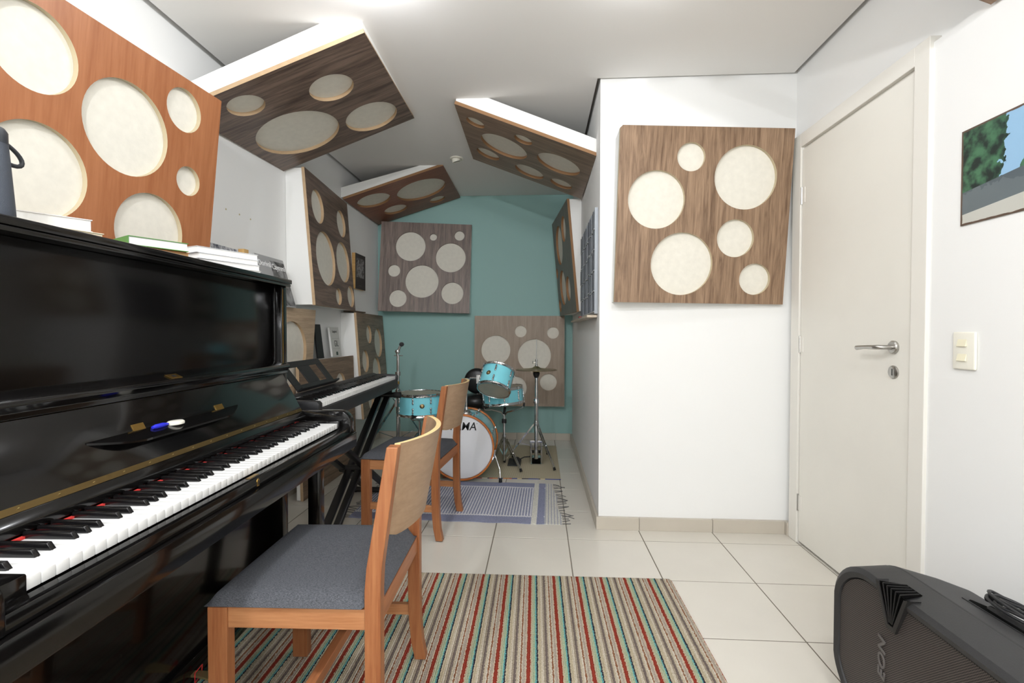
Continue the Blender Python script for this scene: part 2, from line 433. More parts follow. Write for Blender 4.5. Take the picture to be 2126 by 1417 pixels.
PAN = {
'P1': (0.915, (-1.5798, 1.7213, 1.7598), (0.0846, 0.9964, -0.0012), (0.0991, -0.0072, 0.995),
   [(0.0175, 0.1431, 0.1723), (0.2589, 0.3232, 0.0886), (0.3066, 0.036, 0.0623), (0.1431, -0.2229, 0.1548), (-0.3047, 0.2589, 0.1314), (-0.2706, -0.1129, 0.1528)]),
'P2': (0.955, (-1.272, 2.6627, 2.3671), (0.9359, 0.0071, 0.3522), (0.0203, -0.9992, -0.0339),
   [(-0.2342, 0.3146, 0.0915), (0.1759, 0.1769, 0.1176), (-0.1719, -0.1166, 0.2403), (0.2493, -0.2563, 0.1618)]),
'P3': (0.936, (-0.0998, 3.4073, 2.3726), (0.9347, 0.0142, -0.3552), (0.0148, -0.9999, -0.0009),
   [(-0.35, 0.292, 0.064), (-0.166, 0.051, 0.173), (-0.017, 0.298, 0.063), (0.239, 0.096, 0.158), (-0.313, -0.221, 0.092), (0.022, -0.277, 0.117), (0.282, -0.285, 0.088)]),
'P4': (0.92, (-1.2737, 4.533, 2.4178), (0.9528, 0.0101, 0.3036), (0.0058, -0.9999, 0.0152),
   [(-0.264, 0.214, 0.154), (0.166, 0.087, 0.234), (-0.178, -0.188, 0.116), (0.24, -0.295, 0.08)]),
'P5': (0.935, (-1.6051, 3.6255, 1.7852), (-0.0956, 0.9954, 0.0029), (-0.0735, -0.01, 0.9972),
   [(-0.267, 0.25, 0.119), (0.257, 0.244, 0.11), (-0.179, -0.111, 0.198), (0.226, -0.079, 0.165), (0.045, -0.375, 0.067), (0.364, -0.352, 0.091)]),
'P6': (0.935, (-1.1857, 4.8814, 1.8049), (0.9941, 0.1047, -0.0265), (0.0169, 0.0913, 0.9957),
   [(-0.159, 0.215, 0.154), (0.072, 0.321, 0.037), (0.343, 0.346, 0.052), (0.259, 0.111, 0.155), (-0.318, -0.046, 0.063), (-0.029, -0.148, 0.171), (-0.268, -0.333, 0.089), (0.287, -0.261, 0.114)]),
'P7': (0.93, (-0.2105, 4.8975, 0.839), (1.0, 0.0015, -0.001), (0.0009, 0.0446, 0.999),
   [(-0.244, 0.112, 0.152), (0.013, 0.305, 0.061), (0.346, 0.291, 0.061), (0.155, 0.055, 0.171), (-0.042, -0.277, 0.119), (0.3, -0.216, 0.087)]),
'P8': (0.932, (0.2131, 4.4231, 1.767), (0.1056, -0.9944, 0.0007), (-0.0917, -0.009, 0.9957),
   [(-0.13, 0.19, 0.182), (0.175, 0.28, 0.112), (-0.129, -0.212, 0.165), (0.159, -0.247, 0.11), (-0.39, -0.37, 0.064), (-0.404, -0.042, 0.05)]),
'PP': (0.94, (0.8861, 2.6557, 1.7622), (0.9972, 0.0735, -0.0116), (0.0177, -0.0825, 0.9964),
   [(-0.082, 0.313, 0.076), (0.219, 0.211, 0.17), (-0.26, 0.086, 0.155), (-0.106, -0.256, 0.17), (0.183, -0.113, 0.102), (0.303, -0.333, 0.086)]),
'P11': (0.935, (-1.5976, 4.5153, 0.8385), (-0.0846, 0.9964, 0.0032), (-0.0693, -0.009, 0.9976),
   [(-0.112, 0.274, 0.085), (0.208, 0.187, 0.144), (-0.288, 0.032, 0.101), (0.071, -0.097, 0.145), (-0.2, -0.33, 0.09)]),
'P9': (0.935, (-1.63, 2.853, 0.822), (0, 1, 0), (0.064, 0, 0.998),
   [(0.15, 0.165, 0.215), (-0.25, -0.2, 0.14), (0.22, -0.27, 0.12)]),
'P10': (0.93, (-1.585, 3.535, 0.4665), (0, 1, 0), (-0.03, 0, 0.9995),
   [(0.19, 0.25, 0.09), (-0.2, 0.2, 0.14), (-0.02, -0.15, 0.16), (0.3, -0.25, 0.09), (-0.3, -0.3, 0.08)]),
'P13': (0.94, (0.953, 1.10, 2.325), (0.922, 0, -0.387), (0, -1, 0),
   [(-0.2, 0.2, 0.15), (0.2, 0.2, 0.1), (0.15, -0.2, 0.17), (-0.25, -0.25, 0.1)]),
}
def mk(k, face, label, sides, **kw):
    S, o, ux, uy, c = PAN[k]; return acoustic_panel(o, ux, uy, S, c, face, label, sides, **kw)
mk('P1', W_ORANGE, 'orange wood panel with cream holes on the wall above the black piano', to_plane(0, XL+.0016), edge=plain('pale_board_edge', rgb(196, 182, 152), .7))
mk('P2', W_WALNUT_X, 'dark walnut panel with four cream holes slanting under the ceiling over the piano', diag(XL))
mk('P3', W_BROWN_X, 'brown wood panel with seven cream holes slanting between ceiling and alcove side wall', diag(XA, False), edge=plain('brown_board_edge', rgb(150, 112, 76), .7))
mk('P4', W_ORANGE_X, 'reddish brown panel with four cream holes slanting under the ceiling beside the teal wall', diag(XL), edge=plain('brown_board_edge', rgb(150, 112, 76), .7))
mk('P5', wood('walnut_veneer_c', rgb(78, 62, 54), rgb(130, 110, 97), 'x', 0.42, 1.2, 1.0, 7.0), 'dark walnut panel with a deep white side on the left wall above tan panel', to_plane(0, XL+.0016))
mk('P6', W_WALNUT_Y, 'grey walnut square panel with eight cream holes high on the teal wall', to_plane(1, YB-.0016), edge=plain('walnut_board_edge', rgb(110, 94, 84), .6))
mk('P7', W_GREY_Y, 'light greyish oak panel with cream holes low on teal wall behind hi-hat', to_plane(1, YB-.0016))
mk('P8', W_SLATE_Y, 'dark grey wood panel with white side on the alcove side wall', to_plane(0, XA-.0016), edge=plain('brown_board_edge', rgb(150, 112, 76), .7))
mk('PP', W_OAK_Y, 'warm brown wood panel with six cream holes on the white pier beside door', to_plane(1, YP-.0016), chamf=.014, edge=plain('pale_board_edge', rgb(196, 182, 152), .7))
mk('P11', W_BROWN_X, 'brown panel with white side low on left wall in the teal corner', to_plane(0, XL+.0016))
mk('P9', W_TAN_X, 'tan wood panel with one large cream hole low on wall behind piano end', to_plane(0, XL+.0016))
mk('P10', W_BROWN_X, 'brown wood panel standing on the floor behind the digital piano', to_plane(0, -1.619))
mk('P13', W_BROWN_X, 'brown wood panel slanting between ceiling and right wall above the poster', diag(1.398, False))
# ------------------------------------------------------------------ black upright piano
M_PIANO = plain('black_piano_lacquer', rgb(9, 8, 8), 0.13, coat=0.15, spec=0.36)
M_PIANO_SATIN = plain('black_piano_panel', rgb(10, 9, 9), 0.16, spec=0.26)
M_IVORY = plain('white_key_plastic', rgb(245, 245, 243), 0.25)
M_EBONY = plain('black_key_plastic', rgb(16, 15, 16), 0.22)
M_RED = plain('red_felt', rgb(190, 44, 38), 0.9)
PA = math.radians(92.3)
piano = tag(empty('upright_piano', (-0.774, 0.668, 0), PA), 'glossy black upright piano with open keyboard', 'piano')
KW = 1.225/52
X0, X1 = -0.105, 1.315           # outer ends
def pp(mb, name, mat=M_PIANO, parent=piano, **k): return mb.build(name, mat, parent, **k)
def pbox(name, x0, x1, y0, y1, z0, z1, mat=M_PIANO, bevel=0.003, parent=piano): return pp(MB().box(x0, x1, y0, y1, z0, z1), name, mat, parent, bevel=bevel, smooth=40)
YBK = 0.53
for x in (X0, X1-.045):         # end panels with the thin gilt line on the front edge
    s = pbox('side_panel', x, x+.045, .25, YBK, .0095, 1.3225)
    pbox('gilt_line', x+.008, x+.0095, .2485, .2505, 1.0, 1.31, M_BRASS, 0, s)
    # arm with rounded front
    pr = [(.30, .709), (-.036, .709), (-.036, .752)]
    pr += [(-.036+.05*(1-math.cos(a)), .752+.05*math.sin(a)) for a in [PI/2*k/8 for k in range(1, 9)]]
    pr += [(.30, .802)]
    pp(MB().extrude([(x, y, z) for y, z in pr], (.045, 0, 0)), 'arm', bevel=.003, smooth=40)
    pbox('leg', x-.004 if x > 0 else x, x+.045, .093, .143, .05, .646)
    pbox('toe_block', x-.004 if x > 0 else x, x+.045, .08, .30, .0095, .05)
lid = pbox('lid', X0-.012, X1+.012, .232, YBK+.01, 1.335, 1.353)
pbox('lid_lower', X0-.008, X1+.008, .2355, YBK, 1.3225, 1.3345, parent=lid)
pbox('upper_panel', X0+.045, X1-.045, .28, .30, .99, 1.3225, M_PIANO_SATIN)
for x in (X0+.045, X1-.045-.022): pbox('panel_stile', x, x+.022, .268, .281, .99, 1.3225)
led = pp(MB().extrude([(X0+.03, y, z) for y, z in [(.30, 1.014), (.268, 1.008), (.240, .995), (.236, .985), (.247, .970), (.247, .957), (.30, .957)]], (X1-X0-.03, 0, 0)), 'ledge_rail', bevel=.002, smooth=50)
pb = MB().extrude([(.632, y, z) for y, z in ((.243, .9975), (.264, 1.0073), (.2635, 1.0087), (.2425, .9989))], (.044, 0, 0)).build('lock_plate', M_BRASS, piano)
MB().extrude([(.647, y, z) for y, z in ((.249, 1.001), (.257, 1.0047), (.2565, 1.0062), (.2485, 1.0025))], (.013, 0, 0)).build('lock_slot', M_BLACK, pb)
# sloping fallboard with brass hinge strip
FB0, FB1 = Vector((0, .246, .957)), Vector((0, .165, .802))     # in the y-z plane
def fb(t, off): # point on the slope, off = distance in front of it
    d = (FB1-FB0); n = Vector((0, -d.z, d.y)).normalized()
    if n.y > 0: n = -n
    return FB0+d*t+n*off
xa, xb = X0+.046, X1-.046
pp(MB().extrude([(xa, p.y, p.z) for p in (fb(0, 0), fb(1, 0), fb(1, -.02), fb(0, -.02))], (xb-xa, 0, 0)), 'fallboard', bevel=.002, smooth=40)
pp(MB().extrude([(xa+.004, p.y, p.z) for p in (fb(.925, .0012), fb(1.0, .0012), fb(1.0, -.004), fb(.925, -.004))], (xb-xa-.008, 0, 0)), 'hinge_strip', plain('aged_brass', rgb(128, 108, 70), .42, metal=1.0))
sm = MB()
for k in range(17): p = fb(.962, .0014); sm.lathe([(0, .0012), (.0024, .0008), (.003, 0)], 8, M=Matrix.Translation((xa+.05+k*.077, p.y, p.z)) @ Matrix.Rotation(PI/2+.6, 4, 'X'))
sm.build('hinge_screws', plain('brass_screw', rgb(205, 180, 120), .3, metal=1.0), piano)
pp(MB().extrude([(xa, p[0], p[1]) for p in ((.165, .802), (.150, .784), (.150, .766), (.20, .766), (.20, .802))], (xb-xa, 0, 0)), 'name_rail', bevel=.002, smooth=40)
pbox('felt_strip', 0, 1.225, .143, .151, .7585, .7625, M_RED, 0)
# folding music ledge on the fallboard
def mshelf():
    m = MB(); rows = []
    x0, x1 = .325, .885
    for k in range(25):
        s = k/24; x = x0+(x1-x0)*s; w = .048*min(1, (math.sin(PI*min(1, s*4)/2) if s < .25 else (math.sin(PI*min(1, (1-s)*4)/2) if s > .75 else 1))+.05)
        a = fb(.46, .0005); d = Vector((0, -1, -.35)).normalized()*w
        rows.append([(x, a.y, a.z), (x, a.y+d.y, a.z+d.z), (x, a.y+d.y, a.z+d.z-.005), (x, a.y, a.z-.009)])
    for i in range(24):
        for j in range(4):
            j2 = (j+1) % 4; m.add([rows[i][j], rows[i][j2], rows[i+1][j2], rows[i+1][j]], [(0, 1, 2, 3)])
    m.add(rows[0], [(0, 1, 2, 3)]); m.add(rows[-1], [(0, 1, 2, 3)])
    return m
ms = pp(mshelf(), 'music_ledge', weld=True, smooth=40)
for x in (.455, .775):
    p = fb(.33, .0015); q = fb(.41, .0015)
    h = MB().extrude([(x, a.y, a.z) for a in (fb(.37, .002), fb(.47, .002), fb(.47, 0), fb(.37, 0))], (.037, 0, 0)).build('ledge_hinge', M_BRASS, ms)
# keyboard
wk = MB()
wk.box(.0006, KW-.0006, 0, .15, .738, .758); wk_me = wk.mesh('white_key', M_IVORY, bevel=.0012, seg=2, smooth=40)
bk_me = MB().add([(-.0055, .052, .757), (.0055, .052, .757), (.0055, .149, .757), (-.0055, .149, .757), (-.0045, .060, .7705), (.0045, .060, .7705), (.0045, .149, .7705), (-.0045, .149, .7705)],
        [(0, 3, 2, 1), (4, 5, 6, 7), (0, 1, 5, 4), (1, 2, 6, 5), (2, 3, 7, 6), (3, 0, 4, 7)]).mesh('black_key', M_EBONY, bevel=.0012, seg=2, smooth=40)
def keyboard(parent, wme, bme, kw, white='white_key', black='black_key'):
    for i in range(52):
        o = link(white, wme, parent); o.location = (i*kw, 0, 0)
    for i in range(51):
        if i % 7 in (0, 2, 3, 5, 6):
            o = link(black, bme, parent); off = {2: -.07, 3: .07, 5: -.09, 6: 0, 0: .09}[i % 7]
            o.location = ((i+1+off)*kw, 0, 0)
keyboard(piano, wk_me, bk_me, KW)
for x, w_ in ((-.0605, .060), (1.2255, .0445)): pbox('key_block', x, x+w_, -.004, .16, .709, .767, bevel=.004)
pbox('key_slip', X0+.045, X1-.045, -.034, -.003, .708, .7365, bevel=.003)
kb = pbox('key_bed', X0, X1, -.048, YBK-.02, .646, .7075, bevel=.004)
ls = MB().box(.557, .602, -.022, -.010, .7366, .7376).build('lock_strike', M_BRASS, piano)
kh = MB().lathe([(0, .002), (.0055, .002), (.007, 0)], 16, M=Matrix.Translation((.574, -.0335, .727)) @ Matrix.Rotation(PI/2, 4, 'X'))
kh.extrude([(.571, -.0352, .725), (.577, -.0352, .725), (.579, -.0352, .713), (.569, -.0352, .713)], (0, .002, 0))
kho = kh.build('keyhole_plate', M_BRASS, piano, smooth=40)
MB().box(.5725, .5755, -.0362, -.0352, .716, .729).build('keyhole', M_BLACK, kho)
pbox('knee_panel', X0+.045, X1-.045, .295, .315, .10, .646, M_PIANO)
pbox('bottom_rail', X0+.045, X1-.045, .285, .33, 0.0095, .10)
pbox('back_board', X0+.045, X1-.045, .50, YBK-.005, 0.02, 1.32, wood('raw_spruce', rgb(170, 130, 85), rgb(205, 165, 115), 'x', .7))
for x in (.54, .765):
    pd = MB().grid([[(x-w, y, z), (x+w, y, z)] for y, z, w in [(.30, .055, .010), (.27, .056, .011), (.24, .052, .014), (.215, .048, .019), (.20, .046, .020), (.19, .044, .012)]])
    pd.grid([[(x-w, y, z-.007), (x+w, y, z-.007)] for y, z, w in [(.30, .055, .010), (.27, .056, .011), (.24, .052, .014), (.215, .048, .019), (.20, .046, .020), (.19, .044, .012)]])
    n = 6
    for i in range(n-1):
        for s in (0, 1): pd.f.append((2*i+s, 2*i+2+s, 12+2*i+2+s, 12+2*i+s)); pd.m.append(0)
    pd.f.append((10, 11, 23, 22)); pd.m.append(0)
    pe = pd.build('pedal', plain('worn_pedal_brass', rgb(206, 186, 136), .45, metal=.85), piano, smooth=50)
    if x > .7: MB().tube([(x-.016, .268, .035), (x-.016, .268, .066), (x+.016, .266, .072), (x+.018, .27, .040)], .0016, 6, closed=True).build('red_ribbon', plain('red_ribbon', rgb(196, 36, 36), .6), pe)

# things on the music ledge and on the lid (piano coordinates -> world)
PM = Matrix.Translation((-0.774, 0.668, 0)) @ Matrix.Rotation(PA, 4, 'Z')
def onp(x, y, z, rz=0): return PM @ Matrix.Translation((x, y, z)) @ Matrix.Rotation(rz, 4, 'Z')
cl = tag(empty('key_cleaner', mat=onp(.555, fb(.46, 0).y-.025, fb(.46, 0).z-.0068, -.1)), 'small brush with blue handle and white head on piano ledge', 'brush')
MB().tube([(-.055, .008, .006), (-.045, .008, .0065), (-.02, .010, .0065), (-.005, .011, .006)], [.004, .0062, .0062, .0035], 10).build('handle', plain('blue_plastic', rgb(38, 44, 205), .35), cl, smooth=50)
MB().tube([(-.006, .011, .006), (.004, .012, .006)], .002, 8).build('ferrule', M_BRASS, cl)
MB().lathe([(0, .010), (.018, .010), (.022, .007), (.022, .001), (.019, 0), (0, 0)], 20, M=Matrix.Translation((.022, .012, 0)) @ Matrix.Diagonal((1.1, .8, 1, 1))).build('head', plain('white_rubber', rgb(226, 224, 212), .6), cl, smooth=50)

M_PAGES = plain('white_book_pages', rgb(238, 237, 234), .85, vary=.04, vscale=40)
M_PAGES_C = plain('cream_book_pages', rgb(222, 212, 186), .85, vary=.06, vscale=40)
def book(M, L, D, h, cover, pages, label, group=None, cov=.0022, spine='far'):
    """a lying book: L along x, D along y, height h; spine on the far side from the reader"""
    r = tag(empty('book', mat=M), label, 'book', group)
    pg = MB().box(.003, L-.003, .003, D, cov, h-cov).build('pages', pages, r)
    cv = MB(); cv.box(0, L, 0, D, 0, cov); cv.box(0, L, 0, D, h-cov, h)
    if spine == 'left': cv.box(0, .002, 0, D, cov, h-cov)
    else: cv.box(0, L, D-.002, D, cov, h-cov)
    cv.build('cover', cover, r, bevel=.0006)
    return r
LZ = 1.3532
def bk(rx, ry, z, L, D, h, rz, *a, **k):
    """lying book given by its right front corner on the lid"""
    r_ = math.radians(rz); return book(onp(rx-L*math.cos(r_), ry-L*math.sin(r_), z, r_), L, D, h, *a, **k)
bk(.497, .312, LZ, .19, .15, .026, -26, plain('cream_cover', rgb(214, 203, 176), .7), M_PAGES_C, 'cream paper book at the bottom of the pile beside the speaker')
bk(.482, .328, LZ+.0263, .20, .14, .031, -38, plain('white_cover', rgb(225, 222, 220), .5), M_PAGES, 'thick white book lying on top of the cream book')
bk(.818, .318, LZ, .145, .16, .031, -30, plain('orange_cover', rgb(200, 146, 92), .7), plain('orange_pages', rgb(208, 160, 108), .8), 'orange bound book lying under the green book')
bk(.802, .310, LZ+.0313, .158, .16, .027, -32, plain('green_cover', rgb(84, 140, 66), .45), M_PAGES, 'hardback book with green cover on the piano lid', spine='left')
zz = LZ+.0002
for k, (h, dx, L, nm, lab) in enumerate([(.019, .004, .235, rgb(240, 238, 228), 'bottom white magazine of the pile at the piano lid end'), (.021, 0, .23, rgb(243, 243, 243), 'second white magazine from the bottom of the lid pile'), (.02, -.004, .228, rgb(240, 241, 243), 'third white magazine from the bottom of the lid pile'), (.022, -.002, .235, rgb(236, 238, 242), 'clear wrapped white magazine topmost of the lid pile')]):
    bk(1.182+dx, .287+.003*k, zz, L, .22, h, -29+k, plain('magazine_cover_%d' % k, nm, .35 if k == 3 else .6), M_PAGES, lab, 'white magazines on the piano lid', cov=.0012)
    zz += h+.0003
# portable speaker on the lid
ps = tag(empty('portable_speaker', mat=onp(.235, .36, LZ)), 'dark grey portable speaker with carry loop on piano lid', 'speaker')
ps.matrix_world = Matrix.Translation((-1.135, 0.915, LZ))
MB().lathe([(0, 0), (.036, 0), (.043, .004), (.0455, .012), (.044, .04), (.0375, .14), (.0355, .165), (0, .165)], 40).build('body', plain('slate_speaker_shell', rgb(72, 78, 88), .55, bump=.5, bscale=900), ps, smooth=40)
MB().lathe([(.0356, .1652), (.0352, .19), (.031, .197), (0, .197)], 40).build('top_cap', plain('charcoal_cap', rgb(52, 56, 62), .45), ps, smooth=50)
MB().tube([(.0, .034, .178)]+[(.0, .036+.036*math.sin(a), .158+.02*math.cos(a)-.012*math.sin(a)) for a in [PI*k/12 for k in range(13)]]+[(.0, .034, .134)], .0045, 10).build('carry_loop', plain('charcoal_loop', rgb(48, 50, 54), .6), ps, smooth=60)

# books and pictures standing behind the piano
def stand_book(name, M, w, h, t, cover, label, cat='book', edge=M_PAGES, group=None):
    """standing book: face in the local x-y plane looking to +z, thickness behind"""
    r = tag(empty(name, mat=M), label, cat, group)
    MB().box(-w/2, w/2, 0, h, -.001, 0).build('front_cover', cover, r)
    MB().box(-w/2+.002, w/2-.002, .002, h-.002, -t+.001, -.001).build('pages', edge, r)
    MB().box(-w/2, w/2, 0, h, -t, -t+.001).build('back_cover', cover, r)
    return r
def photo_mat(name, scale, dark, light, seed=0.0):
    m, nt, b = new_mat(name); tc = nd(nt, 'ShaderNodeTexCoord'); mp = nd(nt, 'ShaderNodeMapping'); mp.inputs['Location'].default_value = (seed, seed, 0)
    n = nd(nt, 'ShaderNodeTexNoise'); n.inputs['Scale'].default_value = scale; n.inputs['Detail'].default_value = 5; n.inputs['Distortion'].default_value = 1.2
    r = nd(nt, 'ShaderNodeValToRGB'); r.color_ramp.elements[0].position = .38; r.color_ramp.elements[1].position = .62
    r.color_ramp.elements[0].color = dark; r.color_ramp.elements[1].color = light
    nt.links.new(tc.outputs['Object'], mp.inputs[0]); nt.links.new(mp.outputs[0], n.inputs['Vector']); nt.links.new(n.outputs['Fac'], r.inputs[0]); nt.links.new(r.outputs[0], b.inputs['Base Color'])
    b.inputs['Roughness'].default_value = .35; return m
M_BW = photo_mat('grey_photo_print', 14, rgb(38, 38, 40), rgb(205, 205, 205))
M_BW2 = photo_mat('blue_grey_photo_print', 26, rgb(66, 68, 82), rgb(206, 206, 208), 3.0)
M_INK_W = plain('white_print', rgb(240, 240, 240), .5)
M_INK_K = plain('black_print', rgb(20, 20, 20), .5)
b1 = stand_book('book', frame((-1.572, 2.84, 1.2895), (0, 1, 0), (-.28, 0, .96)), .31, .315, .008, plain('grey_book_cover', rgb(168, 168, 168), .4), 'large book with grey photograph cover standing behind the piano end')
MB().box(-.01, .15, .006, .292, 0, .0004).build('cover_photo', photo_mat('dark_photo_print', 11, rgb(30, 30, 32), rgb(150, 150, 150), 1.5), b1)
for t, x, y in (('Dorival', -.075, .262), ('Caymmi', .072, .254)):
    link('title_lettering', text_mesh(t, .050, M_INK_W, bold=.0008, sx=.9), b1, Matrix.Translation((x, y, .001)))
b2 = stand_book('book', frame((-1.578, 2.41, 1.2895), (0, 1, 0), (-.25, 0, .968)), .205, .30, .006, M_BW2, 'blue grey photo book beside the orange panel behind the piano')
link('title_lettering', text_mesh('S DE   LA', .034, M_INK_W), b2, Matrix.Translation((0, .255, .0006)))
wb = tag(MB().box(-1.70, -1.665, 2.60, 2.64, 1.2895, 1.60).build('wood_slat', wood('pale_pine', rgb(205, 160, 95), rgb(226, 186, 124), 'z')), 'narrow pale wooden slat leaning behind the piano books', 'slat')
g1 = stand_book('book', frame((-1.652, 3.80, .9325), (0, 1, 0), (-.12, 0, .993)), .165, .24, .016, plain('grey_songbook_cover', rgb(205, 205, 200), .5), 'pale grey songbook with black letters standing behind the digital piano')
link('title_lettering', text_mesh('GIL', .072, M_INK_K, sx=.72), g1, Matrix.Translation((.008, .105, .0006)))
link('title_lettering', text_mesh('Songbook', .026, M_INK_K, sx=.8), g1, Matrix.Translation((.0, .205, .0006)))
MB().box(-.06, .07, .148, .149, 0, .0006).build('rule_line', M_INK_K, g1)
MB().box(-.06, .07, .066, .067, 0, .0006).build('rule_line', M_INK_K, g1)
MB().box(-.012, .022, .012, .04, 0, .0006).build('cover_emblem', plain('dark_green_print', rgb(20, 60, 45), .5), g1)
stand_book('folder', frame((-1.655, 3.52, .9325), (0, 1, 0), (-.12, 0, .993)), .10, .26, .012, plain('black_folder', rgb(22, 22, 24), .5), 'black folder standing beside the pale grey songbook', 'folder', edge=plain('black_folder', rgb(22, 22, 24), .5))
book(frame((-1.62, 4.06, 1.3083), (0, 1, 0), (-1, 0, 0)), .30, .09, .012, plain('dark_brown_cover', rgb(58, 44, 36), .5), plain('brown_pages', rgb(120, 100, 80), .8), 'dark brown book lying on top of the low corner panel')
# small framed picture on the left wall
pf = tag(empty('framed_picture', mat=frame((XL+.0015, 4.43, 1.70), (0, 1, 0), (0, 0, 1))), 'small black picture with grey figures on the left wall', 'picture')
MB().box(-.125, .125, -.165, .165, 0, .03).build('wooden_block', wood('pale_pine', rgb(205, 160, 95), rgb(226, 186, 124), 'y'), pf)
MB().box(-.125, .125, -.165, .165, .0302, .0315).build('black_face', plain('black_print_face', rgb(16, 16, 17), .4), pf)
MB().box(-.095, .085, -.055, .125, .0316, .032).build('photo', photo_mat('figures_print', 30, rgb(28, 28, 30), rgb(150, 150, 150), 5.0), pf)
link('caption_lettering', text_mesh('- - - - - - -', .018, plain('grey_print', rgb(150, 150, 150), .5)), pf, Matrix.Translation((-.01, -.13, .0318)))
# ------------------------------------------------------------------ digital piano on an X stand
DA = math.radians(92.69)
DL = 1.323
DW = DL/52
M_DP = plain('black_digital_case', rgb(30, 30, 32), .5, bump=.15, bscale=700)
DZ = .8125
dp = tag(empty('digital_piano', (-0.984, 2.073, 0), DA), 'black digital piano with music rest on X stand', 'digital piano')
dwk = MB().box(.0006, DW-.0006, 0, .14, DZ-.022, DZ).mesh('white_key', M_IVORY, bevel=.001, seg=1)
dbk = MB().add([(-.006, .05, DZ-.002), (.006, .05, DZ-.002), (.006, .14, DZ-.002), (-.006, .14, DZ-.002), (-.005, .057, DZ+.011), (.005, .057, DZ+.011), (.005, .14, DZ+.011), (-.005, .14, DZ+.011)],
        [(0, 3, 2, 1), (4, 5, 6, 7), (0, 1, 5, 4), (1, 2, 6, 5), (2, 3, 7, 6), (3, 0, 4, 7)]).mesh('black_key', M_EBONY)
keyboard(dp, dwk, dbk, DW)
xe0, xe1 = -.042, DL+.03
MB().extrude([(xe0, y, z) for y, z in [(-.012, DZ-.085), (-.012, DZ-.024), (.14, DZ-.024), (.14, DZ+.014), (.165, DZ+.022), (.20, DZ+.018), (.27, DZ-.02), (.28, DZ-.06), (.26, DZ-.095), (.02, DZ-.095)]], (xe1-xe0, 0, 0)).build('case', M_DP, dp, bevel=.002, smooth=30)
for x in (xe0, DL):
    w = -xe0 if x < 0 else xe1-DL
    MB().extrude([(x, y, z) for y, z in [(-.014, DZ-.03), (-.014, DZ+.002), (-.004, DZ+.012), (.14, DZ+.016), (.14, DZ-.03)]], (w-.0005, 0, 0)).build('end_block', M_DP, dp, bevel=.003, smooth=40)
rest = MB()
# music rest: framed board with two openings and a lip
R0 = Vector((.155, .165, DZ+.03)); RT = Vector((0, .105, .138)); RX = .47
def rr(u, v, off=0): n = Vector((0, -RT.z, RT.y)).normalized(); p = R0+Vector((u*RX, 0, 0))+RT*v+n*off; return p
def rbar(u0, u1, v0, v1, t=.006):
    rest.extrude([rr(u0, v0), rr(u1, v0), rr(u1, v1), rr(u0, v1)], rr(0, 0, -t)-rr(0, 0, 0))
rbar(0, 1, 0, .2); rbar(0, 1, .80, 1); rbar(0, .15, .2, .8); rbar(.85, 1, .2, .8); rbar(.36, .64, .2, .8)
rest.extrude([rr(0, 0), rr(0, .05), rr(0, .05, .03), rr(0, .0, .028)], (RX, 0, 0))
rest.build('music_rest', plain('black_rest_plastic', rgb(26, 27, 29), .45), dp, bevel=.0015)
MB().box(.06, .10, .128, .139, DZ+.0145, DZ+.0152).build('maker_mark', plain('grey_print', rgb(150, 150, 150), .5), dp)
# X stand
M_BT = plain('black_steel_tube', rgb(20, 20, 21), .38)
xs = tag(empty('keyboard_stand', (-1.13, 2.86, .006)), 'black double braced X stand under the digital piano', 'stand')
SZ = DZ-.152
for x in (-.03, .03):
    MB().beam((x, -.40, .03), (x, .52, SZ), .024, .042, up=(1, 0, 0)).build('leg', M_BT, xs, bevel=.004, smooth=40)
for x in (-.075, .075):
    MB().beam((x, .40, .03), (x, -.62, SZ), .024, .042, up=(1, 0, 0)).build('leg', M_BT, xs, bevel=.004, smooth=40)
for y, z, x1, nm in ((-.40, .022, .11, 'foot_bar'), (.40, .022, .2, 'foot_bar'), (-.62, SZ+.012, .10, 'support_arm'), (.52, SZ+.012, .125, 'support_arm')):
    x0 = -.2
    b = MB().tube([(x0, y, z), (x1, y, z)], .019, 14).build(nm, M_BT, xs, smooth=50)
    for xx in (x0, x1-.045): MB().tube([(xx-.003, y, z), (xx+.048, y, z)], .0215, 14).build('end_cap', M_RUBBER, b, smooth=50)
    if nm == 'support_arm': MB().box(-.19, .06, y-.014, y+.014, z+.018, DZ-.0962-.006).build('rubber_pad', M_RUBBER, b)
hub = MB().tube([(-.09, -.02, .29), (.105, -.02, .29)], .022, 16).build('hub', M_BT, xs, smooth=50)
MB().tube([(.105, -.02, .29), (.118, -.02, .29)], .009, 12).build('lock_pin', M_CHROME, hub, smooth=50)
# power cable hanging behind the piano
tag(MB().tube([(-1.50, 2.20, .62), (-1.47, 2.22, .45), (-1.43, 2.28, .30), (-1.39, 2.33, .15), (-1.37, 2.31, .03), (-1.33, 2.26, .005), (-1.24, 2.20, .005), (-1.18, 2.10, .005)], .004, 6).build('power_cable', M_RUBBER, smooth=60), 'thin black power cable hanging behind the piano leg', 'cable')

